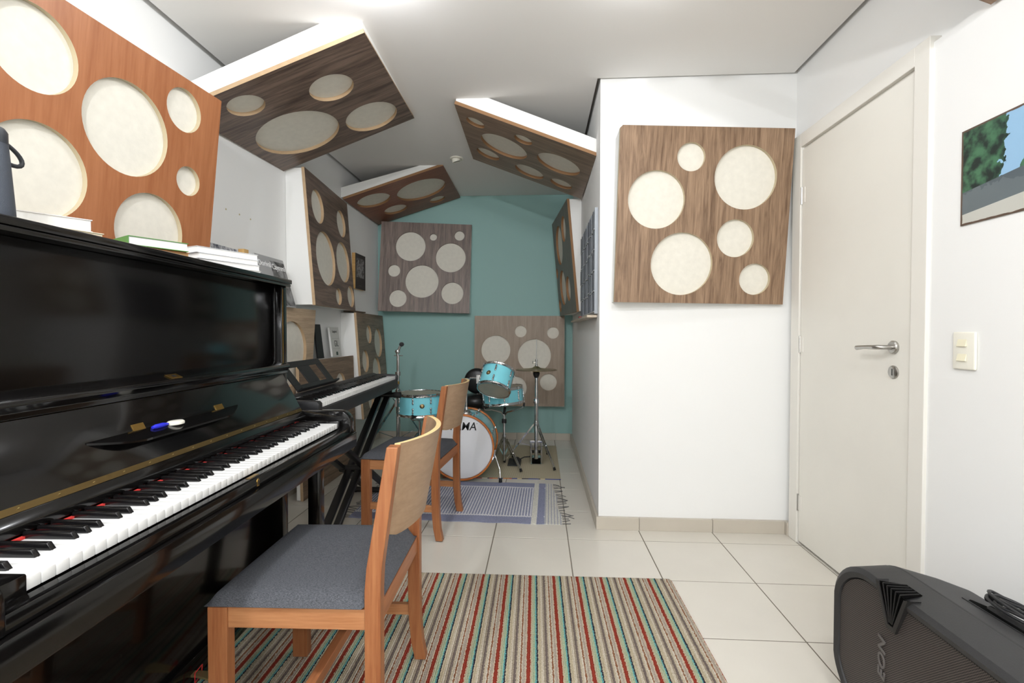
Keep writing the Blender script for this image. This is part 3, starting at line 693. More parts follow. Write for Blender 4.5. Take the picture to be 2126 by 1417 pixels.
# ------------------------------------------------------------------ chairs
W_CHAIR = wood('jatoba_wood', rgb(134, 78, 45), rgb(168, 112, 72), 'z', .38, 1.4, .8, 2.0)
W_CHAIR_Y = wood('jatoba_wood_rail', rgb(154, 98, 60), rgb(188, 134, 92), 'y', .38, 1.4, .8, 4.0)
W_CHAIR_X = wood('jatoba_wood_cross', rgb(144, 86, 52), rgb(178, 116, 76), 'x', .38, 1.4, .8, 5.0)
W_PLY = wood('bent_plywood', rgb(144, 117, 92), rgb(168, 141, 114), 'x', .45, 1.0, .7, 6.0)
M_PLYEDGE = plain('plywood_edge', rgb(228, 202, 146), .6, vary=.06, vscale=20)
def seat_fabric():
    m, nt, b = new_mat('charcoal_woven_seat'); tc = nd(nt, 'ShaderNodeTexCoord'); mp = nd(nt, 'ShaderNodeMapping')
    mp.inputs['Scale'].default_value = (60, 900, 60)
    n = nd(nt, 'ShaderNodeTexNoise'); n.inputs['Scale'].default_value = 1; n.inputs['Detail'].default_value = 3
    mp.inputs['Scale'].default_value = (2400, 220, 60)
    r = nd(nt, 'ShaderNodeValToRGB'); r.color_ramp.elements[0].position = .35; r.color_ramp.elements[1].position = .72
    r.color_ramp.elements[0].color = rgb(54, 56, 60); r.color_ramp.elements[1].color = rgb(110, 112, 118)
    nt.links.new(tc.outputs['Object'], mp.inputs[0]); nt.links.new(mp.outputs[0], n.inputs['Vector']); nt.links.new(n.outputs['Fac'], r.inputs[0]); nt.links.new(r.outputs[0], b.inputs['Base Color'])
    bp = nd(nt, 'ShaderNodeBump'); bp.inputs['Strength'].default_value = .35; bp.inputs['Distance'].default_value = .001
    nt.links.new(n.outputs['Fac'], bp.inputs['Height']); nt.links.new(bp.outputs[0], b.inputs['Normal'])
    b.inputs['Roughness'].default_value = .9; b.inputs['Specular IOR Level'].default_value = .15; return m
M_SEAT = seat_fabric()
def make_chair(label):
    r = tag(empty('chair'), label, 'chair', 'wooden chairs with charcoal seats')
    PX = .217
    for s in (-1, 1):
        x0 = s*PX-.017
        MB().box(s*PX-.017, s*PX+.017, .170, .220, 0, .426).build('front_leg', W_CHAIR, r, bevel=.002)
        fr_ = [(0, -.205), (.06, -.192), (.14, -.184), (.25, -.181), (.47, -.181), (.53, -.186), (.835, -.238)]
        bk_ = [(.835, -.267), (.53, -.225), (.47, -.222), (.25, -.222), (.14, -.224), (.06, -.231), (0, -.243)]
        MB().extrude([(x0, y, z) for z, y in fr_+bk_], (.034, 0, 0)).build('rear_leg', W_CHAIR, r, bevel=.002)
        MB().box(s*PX-.012, s*PX+.012, -.181, .170, .372, .424).build('side_rail', W_CHAIR_Y, r, bevel=.0015)
        MB().box(s*PX-.009, s*PX+.009, -.184, .170, .150, .186).build('side_stretcher', W_CHAIR_Y, r, bevel=.0015)
    MB().box(-.2, .2, .182, .208, .372, .424).build('front_rail', W_CHAIR_X, r, bevel=.0015)
    MB().box(-.2, .2, -.214, -.188, .372, .424).build('rear_rail', W_CHAIR_X, r, bevel=.0015)
    MB().box(-.208, .208, -.022, .004, .152, .184).build('cross_stretcher', W_CHAIR_X, r, bevel=.0015)
    # padded seat
    n = 22; w, y0, y1 = .238, -.214, .226; g = []
    def rr_(t): return max(0, 1-abs(t)**6)**.35
    for i in range(n+1):
        row = []
        for j in range(n+1):
            a, b = -1+2*i/n, -1+2*j/n
            k = min(rr_(a), rr_(b)); z = .430+.032*k+.012*(1-a*a)*(1-b*b)
            yy = (y0+y1)/2+(y1-y0)/2*b
            row.append((w*a*(.82 if yy < -.176 else 1), yy, z))
        g.append(row)
    st = MB(); st.grid(g)
    bot = [[(p[0]*.97, p[1]*.985 if p[1] > 0 else p[1]*.985, .4265) for p in row] for row in g]
    st.grid(bot)
    N = (n+1)**2
    for k in range(n):
        for a, b in ((k, k+1), (n*(n+1)+k, n*(n+1)+k+1), (k*(n+1), (k+1)*(n+1)), (k*(n+1)+n, (k+1)*(n+1)+n)):
            st.f.append((a, b, b+N, a+N)); st.m.append(0)
    st.build('seat_pad', M_SEAT, r, smooth=60)
    # bent plywood back rest
    bk = MB(); n = 20; F = []; B_ = []
    for i in range(n+1):
        s = -1+2*i/n; cx = abs(s)
        zlo = .585+.03*max(0, (cx-.75)/.25)**2; rowf = []; rowb = []
        for j in range(5):
            z = zlo+(.838-zlo)*j/4
            y = -.192-.188*max(0, z-.53) - .062*(1-s*s)**.9
            rowf.append((.2*s, y, z)); rowb.append((.2*s, y-.015, z))
        F.append(rowf); B_.append(rowb)
    bk.grid(F); bk.grid(B_); N = (n+1)*5
    for i in range(n):
        for a in (0, 4): bk.f.append((i*5+a, (i+1)*5+a, (i+1)*5+a+N, i*5+a+N)); bk.m.append(1)
    for j in range(4):
        for a in (0, n*5): bk.f.append((a+j, a+j+1, a+j+1+N, a+j+N)); bk.m.append(1)
    bk.build('back_rest', [W_PLY, M_PLYEDGE], r, smooth=40)
    return r
ch = make_chair('wooden chair with charcoal seat on the striped rug at the black piano')
ch.location = (-.624, 1.383, .0095); ch.rotation_euler = (0, 0, math.radians(91.6))
ch2 = copy_tree(ch)
ch2['label'] = 'wooden chair with charcoal seat on the blue rug before the drums'
ch2.location = (-.742, 2.768, .006); ch2.rotation_euler = (0, 0, math.radians(85))

# ------------------------------------------------------------------ rugs
def striped_mat():
    m, nt, b = new_mat('multicolour_striped_pile'); tc = nd(nt, 'ShaderNodeTexCoord'); sx = nd(nt, 'ShaderNodeSeparateXYZ')
    nz = nd(nt, 'ShaderNodeTexNoise'); nz.inputs['Scale'].default_value = 130; nz.inputs['Detail'].default_value = 2
    nt.links.new(tc.outputs['Object'], nz.inputs['Vector']); nt.links.new(tc.outputs['Object'], sx.inputs[0])
    a = nd(nt, 'ShaderNodeMath', operation='MULTIPLY_ADD'); a.inputs[1].default_value = .010; nt.links.new(nz.outputs['Fac'], a.inputs[0]); nt.links.new(sx.outputs['X'], a.inputs[2])
    d = nd(nt, 'ShaderNodeMath', operation='DIVIDE'); d.inputs[1].default_value = .1075; nt.links.new(a.outputs[0], d.inputs[0])
    f = nd(nt, 'ShaderNodeMath', operation='FRACT'); nt.links.new(d.outputs[0], f.inputs[0])
    r = nd(nt, 'ShaderNodeValToRGB'); r.color_ramp.interpolation = 'CONSTANT'; cr = r.color_ramp
    C = [(0, (154, 66, 52)), (.12, (196, 186, 160)), (.18, (176, 190, 160)), (.27, (112, 178, 178)), (.315, (52, 52, 66)), (.36, (196, 184, 158)), (.47, (214, 204, 186)), (.54, (172, 160, 142)),
         (.60, (124, 112, 106)), (.68, (198, 186, 164)), (.75, (216, 208, 192)), (.80, (150, 104, 76)), (.845, (200, 190, 174)), (.90, (178, 164, 152)), (.95, (206, 194, 172))]
    while len(cr.elements) < len(C): cr.elements.new(.5)
    for e, (p, c) in zip(cr.elements, C): e.position = p; e.color = rgb(*c)
    nt.links.new(f.outputs[0], r.inputs[0])
    n2 = nd(nt, 'ShaderNodeTexNoise'); n2.inputs['Scale'].default_value = 260; n2.inputs['Detail'].default_value = 2
    nt.links.new(tc.outputs['Object'], n2.inputs['Vector'])
    mx = nd(nt, 'ShaderNodeMix', data_type='RGBA', blend_type='MULTIPLY'); mx.inputs[0].default_value = .75
    r2 = nd(nt, 'ShaderNodeValToRGB'); r2.color_ramp.elements[0].position = .35; r2.color_ramp.elements[1].position = .6; r2.color_ramp.elements[0].color = (.58, .56, .54, 1)
    nt.links.new(n2.outputs['Fac'], r2.inputs[0]); nt.links.new(r.outputs[0], mx.inputs[6]); nt.links.new(r2.outputs[0], mx.inputs[7]); nt.links.new(mx.outputs[2], b.inputs['Base Color'])
    bp = nd(nt, 'ShaderNodeBump'); bp.inputs['Strength'].default_value = .9; bp.inputs['Distance'].default_value = .004
    nt.links.new(n2.outputs['Fac'], bp.inputs['Height']); nt.links.new(bp.outputs[0], b.inputs['Normal'])
    b.inputs['Roughness'].default_value = 1; b.inputs['Specular IOR Level'].default_value = .05; return m
rug = tag(empty('striped_rug', (.602, 2.197, 0), math.radians(.6)), 'multicoloured striped loop pile rug under the front chair', 'rug')
RL, RW = 2.75, 1.745
mb = MB(); rib = .0072; nx = int(RW/rib); rows = []
ys = [0, -.006, -.02, -.05]+[-.05-.1*k for k in range(1, 27)]+[-RL+.05, -RL+.02, -RL+.006, -RL]
for k, y in enumerate(ys):
    row = []; ed = min(-y, RL+y); lift = min(1, (ed/.006))
    for i in range(nx*4+1):
        x = -i*rib/4; ex = min(-x, RW+x); rc = .03
        yy = y
        if ex < rc and ed < rc:      # rounded corners
            q = math.hypot(rc-ex, rc-ed)
            if q > rc: x += (rc-ex)*(1-rc/q)*(1 if x > -RW/2 else -1)*-1; yy += (rc-ed)*(1-rc/q)*(1 if y < -RL/2 else -1)
        row.append((x, yy, (.0055+.0028*abs(math.sin(PI*i/4)))*max(.15, min(lift, ex/.004))+.0005))
    rows.append(row)
mb.grid(rows)
mb.build('pile', striped_mat(), rug, smooth=70)
MB().box(-RW+.004, -.004, -RL+.004, -.004, .0003, .003).build('backing', plain('rug_backing', rgb(170, 160, 144), .95), rug)

def blue_rug_mat():
    m, nt, b = new_mat('blue_woven_cotton'); tc = nd(nt, 'ShaderNodeTexCoord'); sp = nd(nt, 'ShaderNodeSeparateXYZ'); nt.links.new(tc.outputs['Object'], sp.inputs[0])
    def M_(op, a, bb=None, c=None):
        n = nd(nt, 'ShaderNodeMath', operation=op)
        for i, q in enumerate((a, bb, c)):
            if q is None: continue
            if isinstance(q, (int, float)): n.inputs[i].default_value = q
            else: nt.links.new(q, n.inputs[i])
        return n.outputs[0]
    X, Y = sp.outputs['X'], sp.outputs['Y']
    nz = nd(nt, 'ShaderNodeTexNoise'); nz.inputs['Scale'].default_value = 160; nz.inputs['Detail'].default_value = 3; nt.links.new(tc.outputs['Object'], nz.inputs['Vector'])
    xs_ = M_('MULTIPLY_ADD', nz.outputs['Fac'], .006, X)
    st = M_('GREATER_THAN', M_('FRACT', M_('DIVIDE', xs_, .0185)), .52)
    def mix(fac, A, B_):
        n = nd(nt, 'ShaderNodeMix', data_type='RGBA')
        if isinstance(fac, (int, float)): n.inputs[0].default_value = fac
        else: nt.links.new(fac, n.inputs[0])
        for i, q in ((6, A), (7, B_)):
            if isinstance(q, tuple): n.inputs[i].default_value = q
            else: nt.links.new(q, n.inputs[i])
        return n.outputs[2]
    BL, LT, CR = rgb(146, 150, 174), rgb(222, 222, 226), rgb(220, 218, 208)
    stripes = mix(st, BL, LT)
    # solid blue bands along both long sides (Y near 0 and near .75), with a pale zigzag line
    zz = M_('MULTIPLY', M_('ABSOLUTE', M_('SUBTRACT', M_('FRACT', M_('DIVIDE', X, .016)), .5)), .014)
    yd = M_('SUBTRACT', .375, M_('ABSOLUTE', M_('SUBTRACT', Y, .375)))          # distance from the nearest long side
    ydz = M_('SUBTRACT', yd, zz)
    band = M_('LESS_THAN', yd, .105); line = M_('MULTIPLY', M_('GREATER_THAN', ydz, .092), M_('LESS_THAN', ydz, .110))
    c = mix(band, stripes, BL); c = mix(line, c, LT)
    # bands across the fringed end (X measured from the right end, negative to the left)
    c = mix(M_('GREATER_THAN', X, -.105), c, mix(M_('MULTIPLY', st, .6), CR, rgb(150, 154, 172)))
    c = mix(M_('MULTIPLY', M_('GREATER_THAN', X, -.15), M_('LESS_THAN', X, -.11)), c, BL)
    c = mix(M_('MULTIPLY', M_('GREATER_THAN', X, -.185), M_('LESS_THAN', X, -.152)), c, CR)
    dk = nd(nt, 'ShaderNodeMix', data_type='RGBA', blend_type='MULTIPLY'); dk.inputs[0].default_value = .5
    r2 = nd(nt, 'ShaderNodeValToRGB'); r2.color_ramp.elements[0].position = .3; r2.color_ramp.elements[1].position = .6; r2.color_ramp.elements[0].color = (.45, .45, .47, 1)
    nt.links.new(nz.outputs['Fac'], r2.inputs[0]); nt.links.new(c, dk.inputs[6]); nt.links.new(r2.outputs[0], dk.inputs[7]); nt.links.new(dk.outputs[2], b.inputs['Base Color'])
    bp = nd(nt, 'ShaderNodeBump'); bp.inputs['Strength'].default_value = .7; bp.inputs['Distance'].default_value = .003
    nt.links.new(nz.outputs['Fac'], bp.inputs['Height']); nt.links.new(bp.outputs[0], b.inputs['Normal'])
    b.inputs['Roughness'].default_value = 1; b.inputs['Specular IOR Level'].default_value = .05; return m
brug = tag(empty('woven_rug', (.135, 2.79, 0), math.radians(-1.2)), 'blue and grey striped woven rug with fringes before the drums', 'rug')
BW = 1.30; rows = []
for j in range(26):
    y = .75*j/25; row = []
    for i in range(61):
        x = -BW*i/60
        wob = .004*math.sin(i*.55)*(1 if j == 0 else 0)
        z = .004+.0022*max(0, math.sin(i*.31+j*.12))*math.sin(j*.35)
        row.append((x+.010*math.sin(j*.5)*(1 if i == 0 else 0)-.05*j/25*(1-i/60), y+wob, max(.0035, z)))
    rows.append(row)
rb = MB(); rb.grid(rows); rb.grid([[(p[0], p[1], .0004) for p in row] for row in rows]); N = 26*61
for i in range(60):
    for a in (0, 25*61): rb.f.append((a+i, a+i+1, a+i+1+N, a+i+N)); rb.m.append(0)
for j in range(25):
    for a in (0, 60): rb.f.append((j*61+a, (j+1)*61+a, (j+1)*61+a+N, j*61+a+N)); rb.m.append(0)
rb.build('weave', blue_rug_mat(), brug, smooth=60)
M_FR = plain('grey_fringe_cotton', rgb(96, 94, 94), 1.0)
fm = MB()
for side in (0, 1):
    for k in range(22):
        y = .01+.73*k/21+random.uniform(-.008, .008); x = (0-.05*k/21) if side == 0 else -BW; s = 1 if side == 0 else -1
        ln = random.uniform(.035, .085); a = random.uniform(-.9, .9)
        fm.tube([(x, y, .003), (x+s*ln*.4, y+ln*.25*math.sin(a), .004), (x+s*ln*.75, y+ln*.6*math.sin(a), .003), (x+s*ln, y+ln*.7*math.sin(a*1.4), .0025)], .0022, 5)
tag(fm.build('fringe', M_FR, brug, smooth=60), kind='stuff')

def straw_mat():
    m, nt, b = new_mat('woven_straw'); tc = nd(nt, 'ShaderNodeTexCoord'); w = nd(nt, 'ShaderNodeTexWave'); w.inputs['Scale'].default_value = 40; w.inputs['Distortion'].default_value = 1.5
    nt.links.new(tc.outputs['Object'], w.inputs['Vector']); r = nd(nt, 'ShaderNodeValToRGB'); r.color_ramp.elements[0].color = rgb(164, 152, 126); r.color_ramp.elements[1].color = rgb(196, 186, 160)
    nt.links.new(w.outputs['Fac'], r.inputs[0]); nt.links.new(r.outputs[0], b.inputs['Base Color']); b.inputs['Roughness'].default_value = .9; return m
smat = tag(empty('straw_mat', (.165, 3.648, 0)), 'beige woven straw mat with coloured edge under the drum kit', 'mat')
MB().box(-1.36, 0, .012, 1.10, .0004, .003).build('weave', straw_mat(), smat)
cols = [rgb(196, 120, 60), rgb(44, 62, 130), rgb(222, 214, 196), rgb(178, 62, 48), rgb(206, 188, 150), rgb(30, 34, 60)]
x = -1.36; eg = MB(); k = 0
em = [plain('edge_thread_%d' % i, c, .9) for i, c in enumerate(cols)]
while x < -.001:
    w = min(random.uniform(.012, .05), -x); eg.tube([(x, .006, .003), (x+w, .006, .003)], .0028, 6, mi=random.randrange(6)); x += w
eg.build('coloured_edging', em, smat, smooth=60)
# ------------------------------------------------------------------ drum kit
M_SHELL = plain('turquoise_drum_wrap', rgb(138, 226, 240), .22, coat=.3)
M_HEADW = plain('white_drum_head', rgb(226, 227, 230), .35)
M_HEADC = plain('clouded_drum_head', rgb(168, 160, 142), .4, vary=.12, vscale=12)
M_HOOPW = wood('amber_wood_hoop', rgb(176, 92, 34), rgb(214, 132, 66), 'x', .3, 1.2, .8, 3.0)
M_CYM = plain('bronze_cymbal', rgb(150, 136, 100), .32, metal=1.0)
M_BADGE = plain('bronze_badge', rgb(110, 92, 66), .35, metal=.8)
def lug_mesh(h):
    m = MB()
    m.lathe([(0, h*.5), (.004, h*.49), (.0075, h*.36), (.0075, h*.2), (.005, 0), (.0075, -h*.2), (.0075, -h*.36), (.004, -h*.49), (0, -h*.5)], 12)
    return m
def drum(name, M, r, h, label, heads=(M_HEADC, M_HEADC), nl=6, badge=None, hoop=M_CHROME, rot=0.0, group=None):
    root = tag(empty(name, mat=M), label, 'drum', group)
    MB().lathe([(r, -h/2), (r, h/2), (r-.006, h/2), (r-.006, -h/2)], 56, closed=True).build('shell', M_SHELL, root, smooth=40)
    for s, nm, hm in ((1, 'top_head', heads[0]), (-1, 'bottom_head', heads[1])):
        MB().lathe([(0, s*(h/2+.004)), (r-.004, s*(h/2+.004)), (r+.003, s*(h/2-.001)), (r+.003, s*(h/2-.006)), (0, s*(h/2+.001))], 56).build(nm, hm, root, smooth=30)
        a, b = s*(h/2-.013), s*(h/2+.009)
        MB().lathe([(r+.003, a), (r+.011, a), (r+.011, a+s*.003), (r+.005, a+s*.004), (r+.005, b-s*.002), (r+.007, b), (r+.002, b), (r+.001, b-s*.003), (r+.002, a+s*.002)], 56, closed=True).build('hoop', hoop, root, smooth=50)
    lg = lug_mesh(min(.05, h*.35)).mesh('lug', M_CHROME, smooth=60)
    rm = MB()
    for s_ in (1, -1): rm.tube([(0, 0, s_*(h/2-.05)), (0, 0, s_*(h/2+.014))], .0022, 6)
    rod = rm.mesh('tension_rod', M_CHROME, smooth=60)
    for k in range(nl):
        a = rot+2*PI*k/nl
        for z in ((h/2-.045, -h/2+.045) if h > .11 else (0,)):
            o = link('lug', lg, root); o.location = ((r+.006)*math.cos(a), (r+.006)*math.sin(a), z)
        o = link('tension_rod', rod, root); o.location = ((r+.010)*math.cos(a), (r+.010)*math.sin(a), 0)
    if badge is not None:
        bm_ = axis_to(((r-.001)*math.cos(badge), (r-.001)*math.sin(badge), .0), ((r+1)*math.cos(badge), (r+1)*math.sin(badge), .0))
        bg = MB().lathe([(0, .002), (.0165, .002), (.019, .0)], 24, M=bm_).build('badge', M_BADGE, root, smooth=40)
        MB().lathe([(0, .0030), (.006, .0026), (.009, .002)], 16, M=bm_).build('badge_emblem', plain('pale_gold', rgb(206, 186, 132), .35, metal=.7), bg, smooth=40)
    return root
def tripod(root, hub_z, feet, base_z=.06, spread_z=None, r=.007, twin=True, brace=True):
    """three strutted legs; feet are (x, y) in root coordinates"""
    for (fx, fy) in feet:
        d = Vector((fx, fy, 0)); n = Vector((-fy, fx, 0)).normalized()*.009
        lg = MB()
        for s in ((-1, 1) if twin else (0,)):
            lg.beam(Vector((d.x*.06, d.y*.06, hub_z))+n*s, Vector((fx, fy, .018))+n*s*.6, .004, .012)
        o = lg.build('leg', M_CHROME, root)
        MB().tube([(fx*.985, fy*.985, .03), (fx*1.02, fy*1.02, .0065)], [.009, .012], 10).build('rubber_foot', M_RUBBER, o, smooth=50)
        if brace:
            q = Vector((fx*.52, fy*.52, hub_z+(.018-hub_z)*.5))
            MB().beam((d.x*.05, d.y*.05, base_z+.02), q, .012, .004).build('brace', M_CHROME, o)

# bass drum: axis along the depth of the alcove
BR, BH = .238, .36
BM = frame((-.592, 3.55, .262), (1, 0, 0), (0, 0, 1))       # local z looks to -y (towards the room)
bd = tag(empty('bass_drum', mat=BM), 'turquoise bass drum with white logo head and amber wood hoop', 'drum')
MB().lathe([(BR, -.012), (BR, -BH+.012), (BR-.007, -BH+.012), (BR-.007, -.012)], 64, closed=True).build('shell', M_SHELL, bd, smooth=40)
fh = MB().lathe([(0, -.003), (BR-.004, -.003), (BR+.002, -.010), (BR+.002, -.016), (0, -.008)], 64).build('front_head', M_HEADW, bd, smooth=30)
MB().lathe([(0, -BH+.003), (BR-.004, -BH+.003), (BR+.002, -BH+.012), (0, -BH+.010)], 64).build('rear_head', M_HEADC, bd, smooth=30)
for z0 in (-.034, -BH-.004):
    MB().lathe([(BR+.003, z0), (BR+.014, z0), (BR+.014, z0+.038), (BR+.003, z0+.038)], 64, closed=True).build('hoop', M_HOOPW, bd, bevel=.002, smooth=40)
link('logo_lettering', text_mesh('TAMA', .086, M_INK_K, shear=.18, bold=.0008, sx=.92), fh, Matrix.Translation((.008, .158, -.0022)))
MB().lathe([(.0, .0), (.0035, .0)], 12, M=Matrix.Translation((.122, .182, -.0022))).build('logo_dot', plain('grey_print', rgb(150, 150, 150), .5), fh)
for k in range(8):
    a = 2*PI*(k+.5)/8; c, s = math.cos(a), math.sin(a)
    for z0, zs in ((-.02, 1), (-BH+.02, -1)):
        cw = MB().beam(((BR+.017)*c, (BR+.017)*s, z0+zs*.012), ((BR+.017)*c, (BR+.017)*s, z0-zs*.045), .02, .006, up=(c, s, 0))
        cw.tube([((BR+.013)*c, (BR+.013)*s, z0-zs*.03), ((BR+.013)*c, (BR+.013)*s, z0-zs*.10)], .003, 6)
        cl_ = cw.build('claw', M_CHROME, bd)
    lgb = lug_mesh(.06).build('lug', M_CHROME, bd, smooth=60); lgb.location = ((BR+.008)*c, (BR+.008)*s, -BH/2)
for sx in (-1, 1):     # folding front spurs with rubber feet
    p0 = (sx*(BR+.002), -.06, -.06); b0 = MB().box(p0[0]-.012, p0[0]+.016, p0[1]-.03, p0[1]+.03, p0[2]-.018, p0[2]+.018).build('spur_bracket', M_CHROME, bd, bevel=.003)
    sp_ = MB().tube([(sx*(BR+.012), -.06, -.06), (sx*(BR+.055), -.165, -.02), (sx*(BR+.062), -.243, .005)], .0048, 10).build('spur', M_CHROME, bd, smooth=60)
    MB().tube([(sx*(BR+.061), -.225, 0), (sx*(BR+.0625), -.255, .009)], [.011, .013], 12).build('rubber_foot', M_RUBBER, sp_, smooth=50)
# tom holder on top of the shell
th = MB().lathe([(.045, 0), (.042, .012), (.030, .026), (.016, .034), (.014, .055), (0, .055)], 28, M=Matrix.Translation((.02, BR-.004, -.13)) @ Matrix.Rotation(-PI/2, 4, 'X')).build('tom_mount', M_CHROME, bd, smooth=50)
MB().tube([(.02, BR+.04, -.13), (.02, BR+.165, -.13)], .0085, 12).build('mount_post', M_CHROME, th, smooth=60)

# rack tom, tilted back over the bass drum
tb, tt = Vector((-.352, 3.60, .684)), Vector((-.318, 3.702, .842))
ax = (tt-tb).normalized(); tc_ = (tb+tt)/2
TM = axis_to(tc_, tc_+ax)
def tom_angle(M, P):
    q = M.inverted() @ Vector(P); return math.atan2(q.y, q.x)
ta = tom_angle(TM, (tc_.x-.09, tc_.y-1, tc_.z))
tom = drum('rack_tom', TM, .122, (tt-tb).length-.02, 'small turquoise tom drum tilted over the bass drum', badge=tom_angle(TM, (tc_.x-.5, tc_.y-1, tc_.z+.1)), rot=ta-.02, heads=(M_HEADW, M_HEADC))
# holder arm from the bass drum post to the tom
arm = MB().tube([(-.57, 3.695, .672), (-.57, 3.70, .74), (-.54, 3.70, .775), (-.49, 3.69, .775), (-.47, 3.685, .77)], .0075, 10)
arm.lathe([(0, -.02), (.016, -.02), (.018, 0), (.016, .02), (0, .02)], 16, M=Matrix.Translation((-.57, 3.70, .752)))
arm.box(-.49, -.462, 3.665, 3.705, .735, .80)
ar = tag(arm.build('tom_arm', M_CHROME, smooth=50), 'chrome ball joint arm holding the tilted tom', 'drum hardware')

# snare drum and its stand
SN = drum('snare_drum', Matrix.Translation((-.985, 3.86, .548)), .178, .165, 'turquoise snare drum on chrome stand beside the digital piano', badge=-1.22, nl=8, rot=-1.62)
to_ = MB().box(-.205, -.182, -.022, .012, -.03, .035); to_.tube([(-.2, -.02, .02), (-.215, -.045, .045)], .005, 8)
to_.build('snare_lever', M_CHROME, SN, bevel=.003)
sst = tag(empty('snare_stand', (-.985, 3.86, .0032)), 'chrome tripod stand carrying the snare drum', 'drum stand')
MB().tube([(0, 0, .05), (0, 0, .40)], .010, 12).build('post', M_CHROME, sst, smooth=60)
for k in range(3):
    a = 2*PI*k/3+.5; c, s = math.cos(a), math.sin(a)
    bo = MB().tube([(0, 0, .40), (c*.09, s*.09, .425), (c*.19, s*.19, .44), (c*.206, s*.206, .465)], .006, 8).build('basket_arm', M_CHROME, sst, smooth=60)
    MB().tube([(c*.205, s*.205, .452), (c*.208, s*.208, .482)], .009, 8).build('rubber_grip', M_RUBBER, bo, smooth=60)
tripod(sst, .30, [(-.20, -.15), (.24, -.10), (-.02, .27)], brace=True)
MB().lathe([(0, .28), (.016, .28), (.016, .325), (0, .325)], 14).build('collar', M_CHROME, sst, smooth=50)

# shallow turquoise drum on a basket stand behind the tom
FT = drum('shallow_drum', Matrix.Translation((-.308, 4.02, .602)) @ Matrix.Rotation(math.radians(-5), 4, 'Y'), .165, .125, 'shallow turquoise drum on basket stand behind the tilted tom', nl=8, rot=-1.45)
fst = tag(empty('basket_stand', (-.30, 4.02, .0032)), 'chrome basket stand under the shallow turquoise drum', 'drum stand')
MB().tube([(0, 0, .04), (0, 0, .46)], .0105, 12).build('post', M_CHROME, fst, smooth=60)
MB().tube([(0, 0, .36), (0, 0, .395)], .020, 16).build('height_collar', M_BLACK, fst, smooth=50)
MB().tube([(.0, -.02, .44), (.01, -.03, .50)], .011, 12).build('tilter_grip', M_RUBBER, fst, smooth=50)
for k in range(3):
    a = 2*PI*k/3-.5; c, s = math.cos(a), math.sin(a)
    bo = MB().tube([(0, 0, .42), (c*.03, s*.03, .455), (c*.12, s*.12, .482), (c*.183, s*.186, .497+.014*c), (c*.194, s*.194, .520+.014*c)], .007, 8).build('basket_arm', M_CHROME, fst, smooth=60)
    MB().tube([(c*.193, s*.193, .505+.014*c), (c*.197, s*.197, .535+.014*c)], .009, 8).build('rubber_grip', M_RUBBER, bo, smooth=60)
tripod(fst, .24, [(.15, -.20), (.06, .24), (-.10, .19)], r=.006)
MB().lathe([(0, .22), (.017, .22), (.017, .26), (0, .26)], 14).build('collar', M_CHROME, fst, smooth=50)

# drum throne with round back
thr = tag(empty('drum_throne', (-.60, 4.50, .0032)), 'black drum throne with round padded back behind the tom', 'stool')
M_VINYL = plain('black_vinyl', rgb(20, 20, 21), .38)
MB().lathe([(0, .43), (.14, .43), (.165, .445), (.172, .475), (.168, .51), (.15, .53), (0, .535)], 40).build('seat_cushion', M_VINYL, thr, smooth=50)
MB().lathe([(.05, .405), (.12, .415), (.12, .43), (0, .43)], 32).build('seat_plate', M_BLACK, thr, smooth=50)
MB().lathe([(0, .03), (.09, .03), (.118, .015), (.122, 0), (.11, -.018), (0, -.02)], 40, M=Matrix.Translation((.0, .02, .665)) @ Matrix.Rotation(PI/2, 4, 'X')).build('back_pad', M_VINYL, thr, smooth=50)
MB().tube([(0, .055, .42), (0, .062, .68)], .010, 10).build('back_post', M_CHROME, thr, smooth=60)
MB().tube([(0, 0, .05), (0, 0, .42)], .014, 12).build('post', M_CHROME, thr, smooth=60)
tripod(thr, .24, [(.2, -.12), (-.2, -.12), (0, .23)])

# empty cymbal stand in the corner
cst = tag(empty('cymbal_stand', (-1.27, 4.2, .0032)), 'tall empty chrome cymbal stand in the teal corner', 'cymbal stand')
MB().tube([(0, 0, .05), (0, 0, .62)], .017, 12).build('lower_tube', M_CHROME, cst, smooth=60)
MB().tube([(0, 0, .60), (.002, 0, .92)], .013, 12).build('upper_tube', M_CHROME, cst, smooth=60)
for z in (.60, .76): MB().lathe([(0, z-.02), (.024, z-.02), (.024, z+.015), (0, z+.015)], 14).build('collar', M_CHROME, cst, smooth=50)
MB().tube([(-.035, 0, .92), (.045, 0, .918)], .004, 8).build('wing_bolt', M_CHROME, cst, smooth=50)
tl = MB().tube([(0, 0, .91), (-.006, 0, .94), (.004, 0, .965), (.020, 0, 1.0), (.030, 0, 1.015)], .011, 10)
tl.lathe([(0, -.02), (.018, -.016), (.024, 0), (.018, .016), (0, .02)], 14, M=Matrix.Translation((-.002, 0, .955)))
tlo = tl.build('tilter', M_CHROME, cst, smooth=50)
MB().lathe([(0, -.02), (.015, -.015), (.023, 0), (.015, .016), (0, .02)], 16, M=Matrix.Translation((.034, 0, 1.02))).build('felt', plain('dark_felt', rgb(58, 58, 60), .9), tlo, smooth=60)
MB().lathe([(0, .665), (.014, .665), (.014, .69), (0, .69)], 12).build('brass_ring', M_BRASS, cst, smooth=50)
tripod(cst, .50, [(-.28, -.24), (.30, .12), (-.08, .36)], base_z=.16, r=.007)

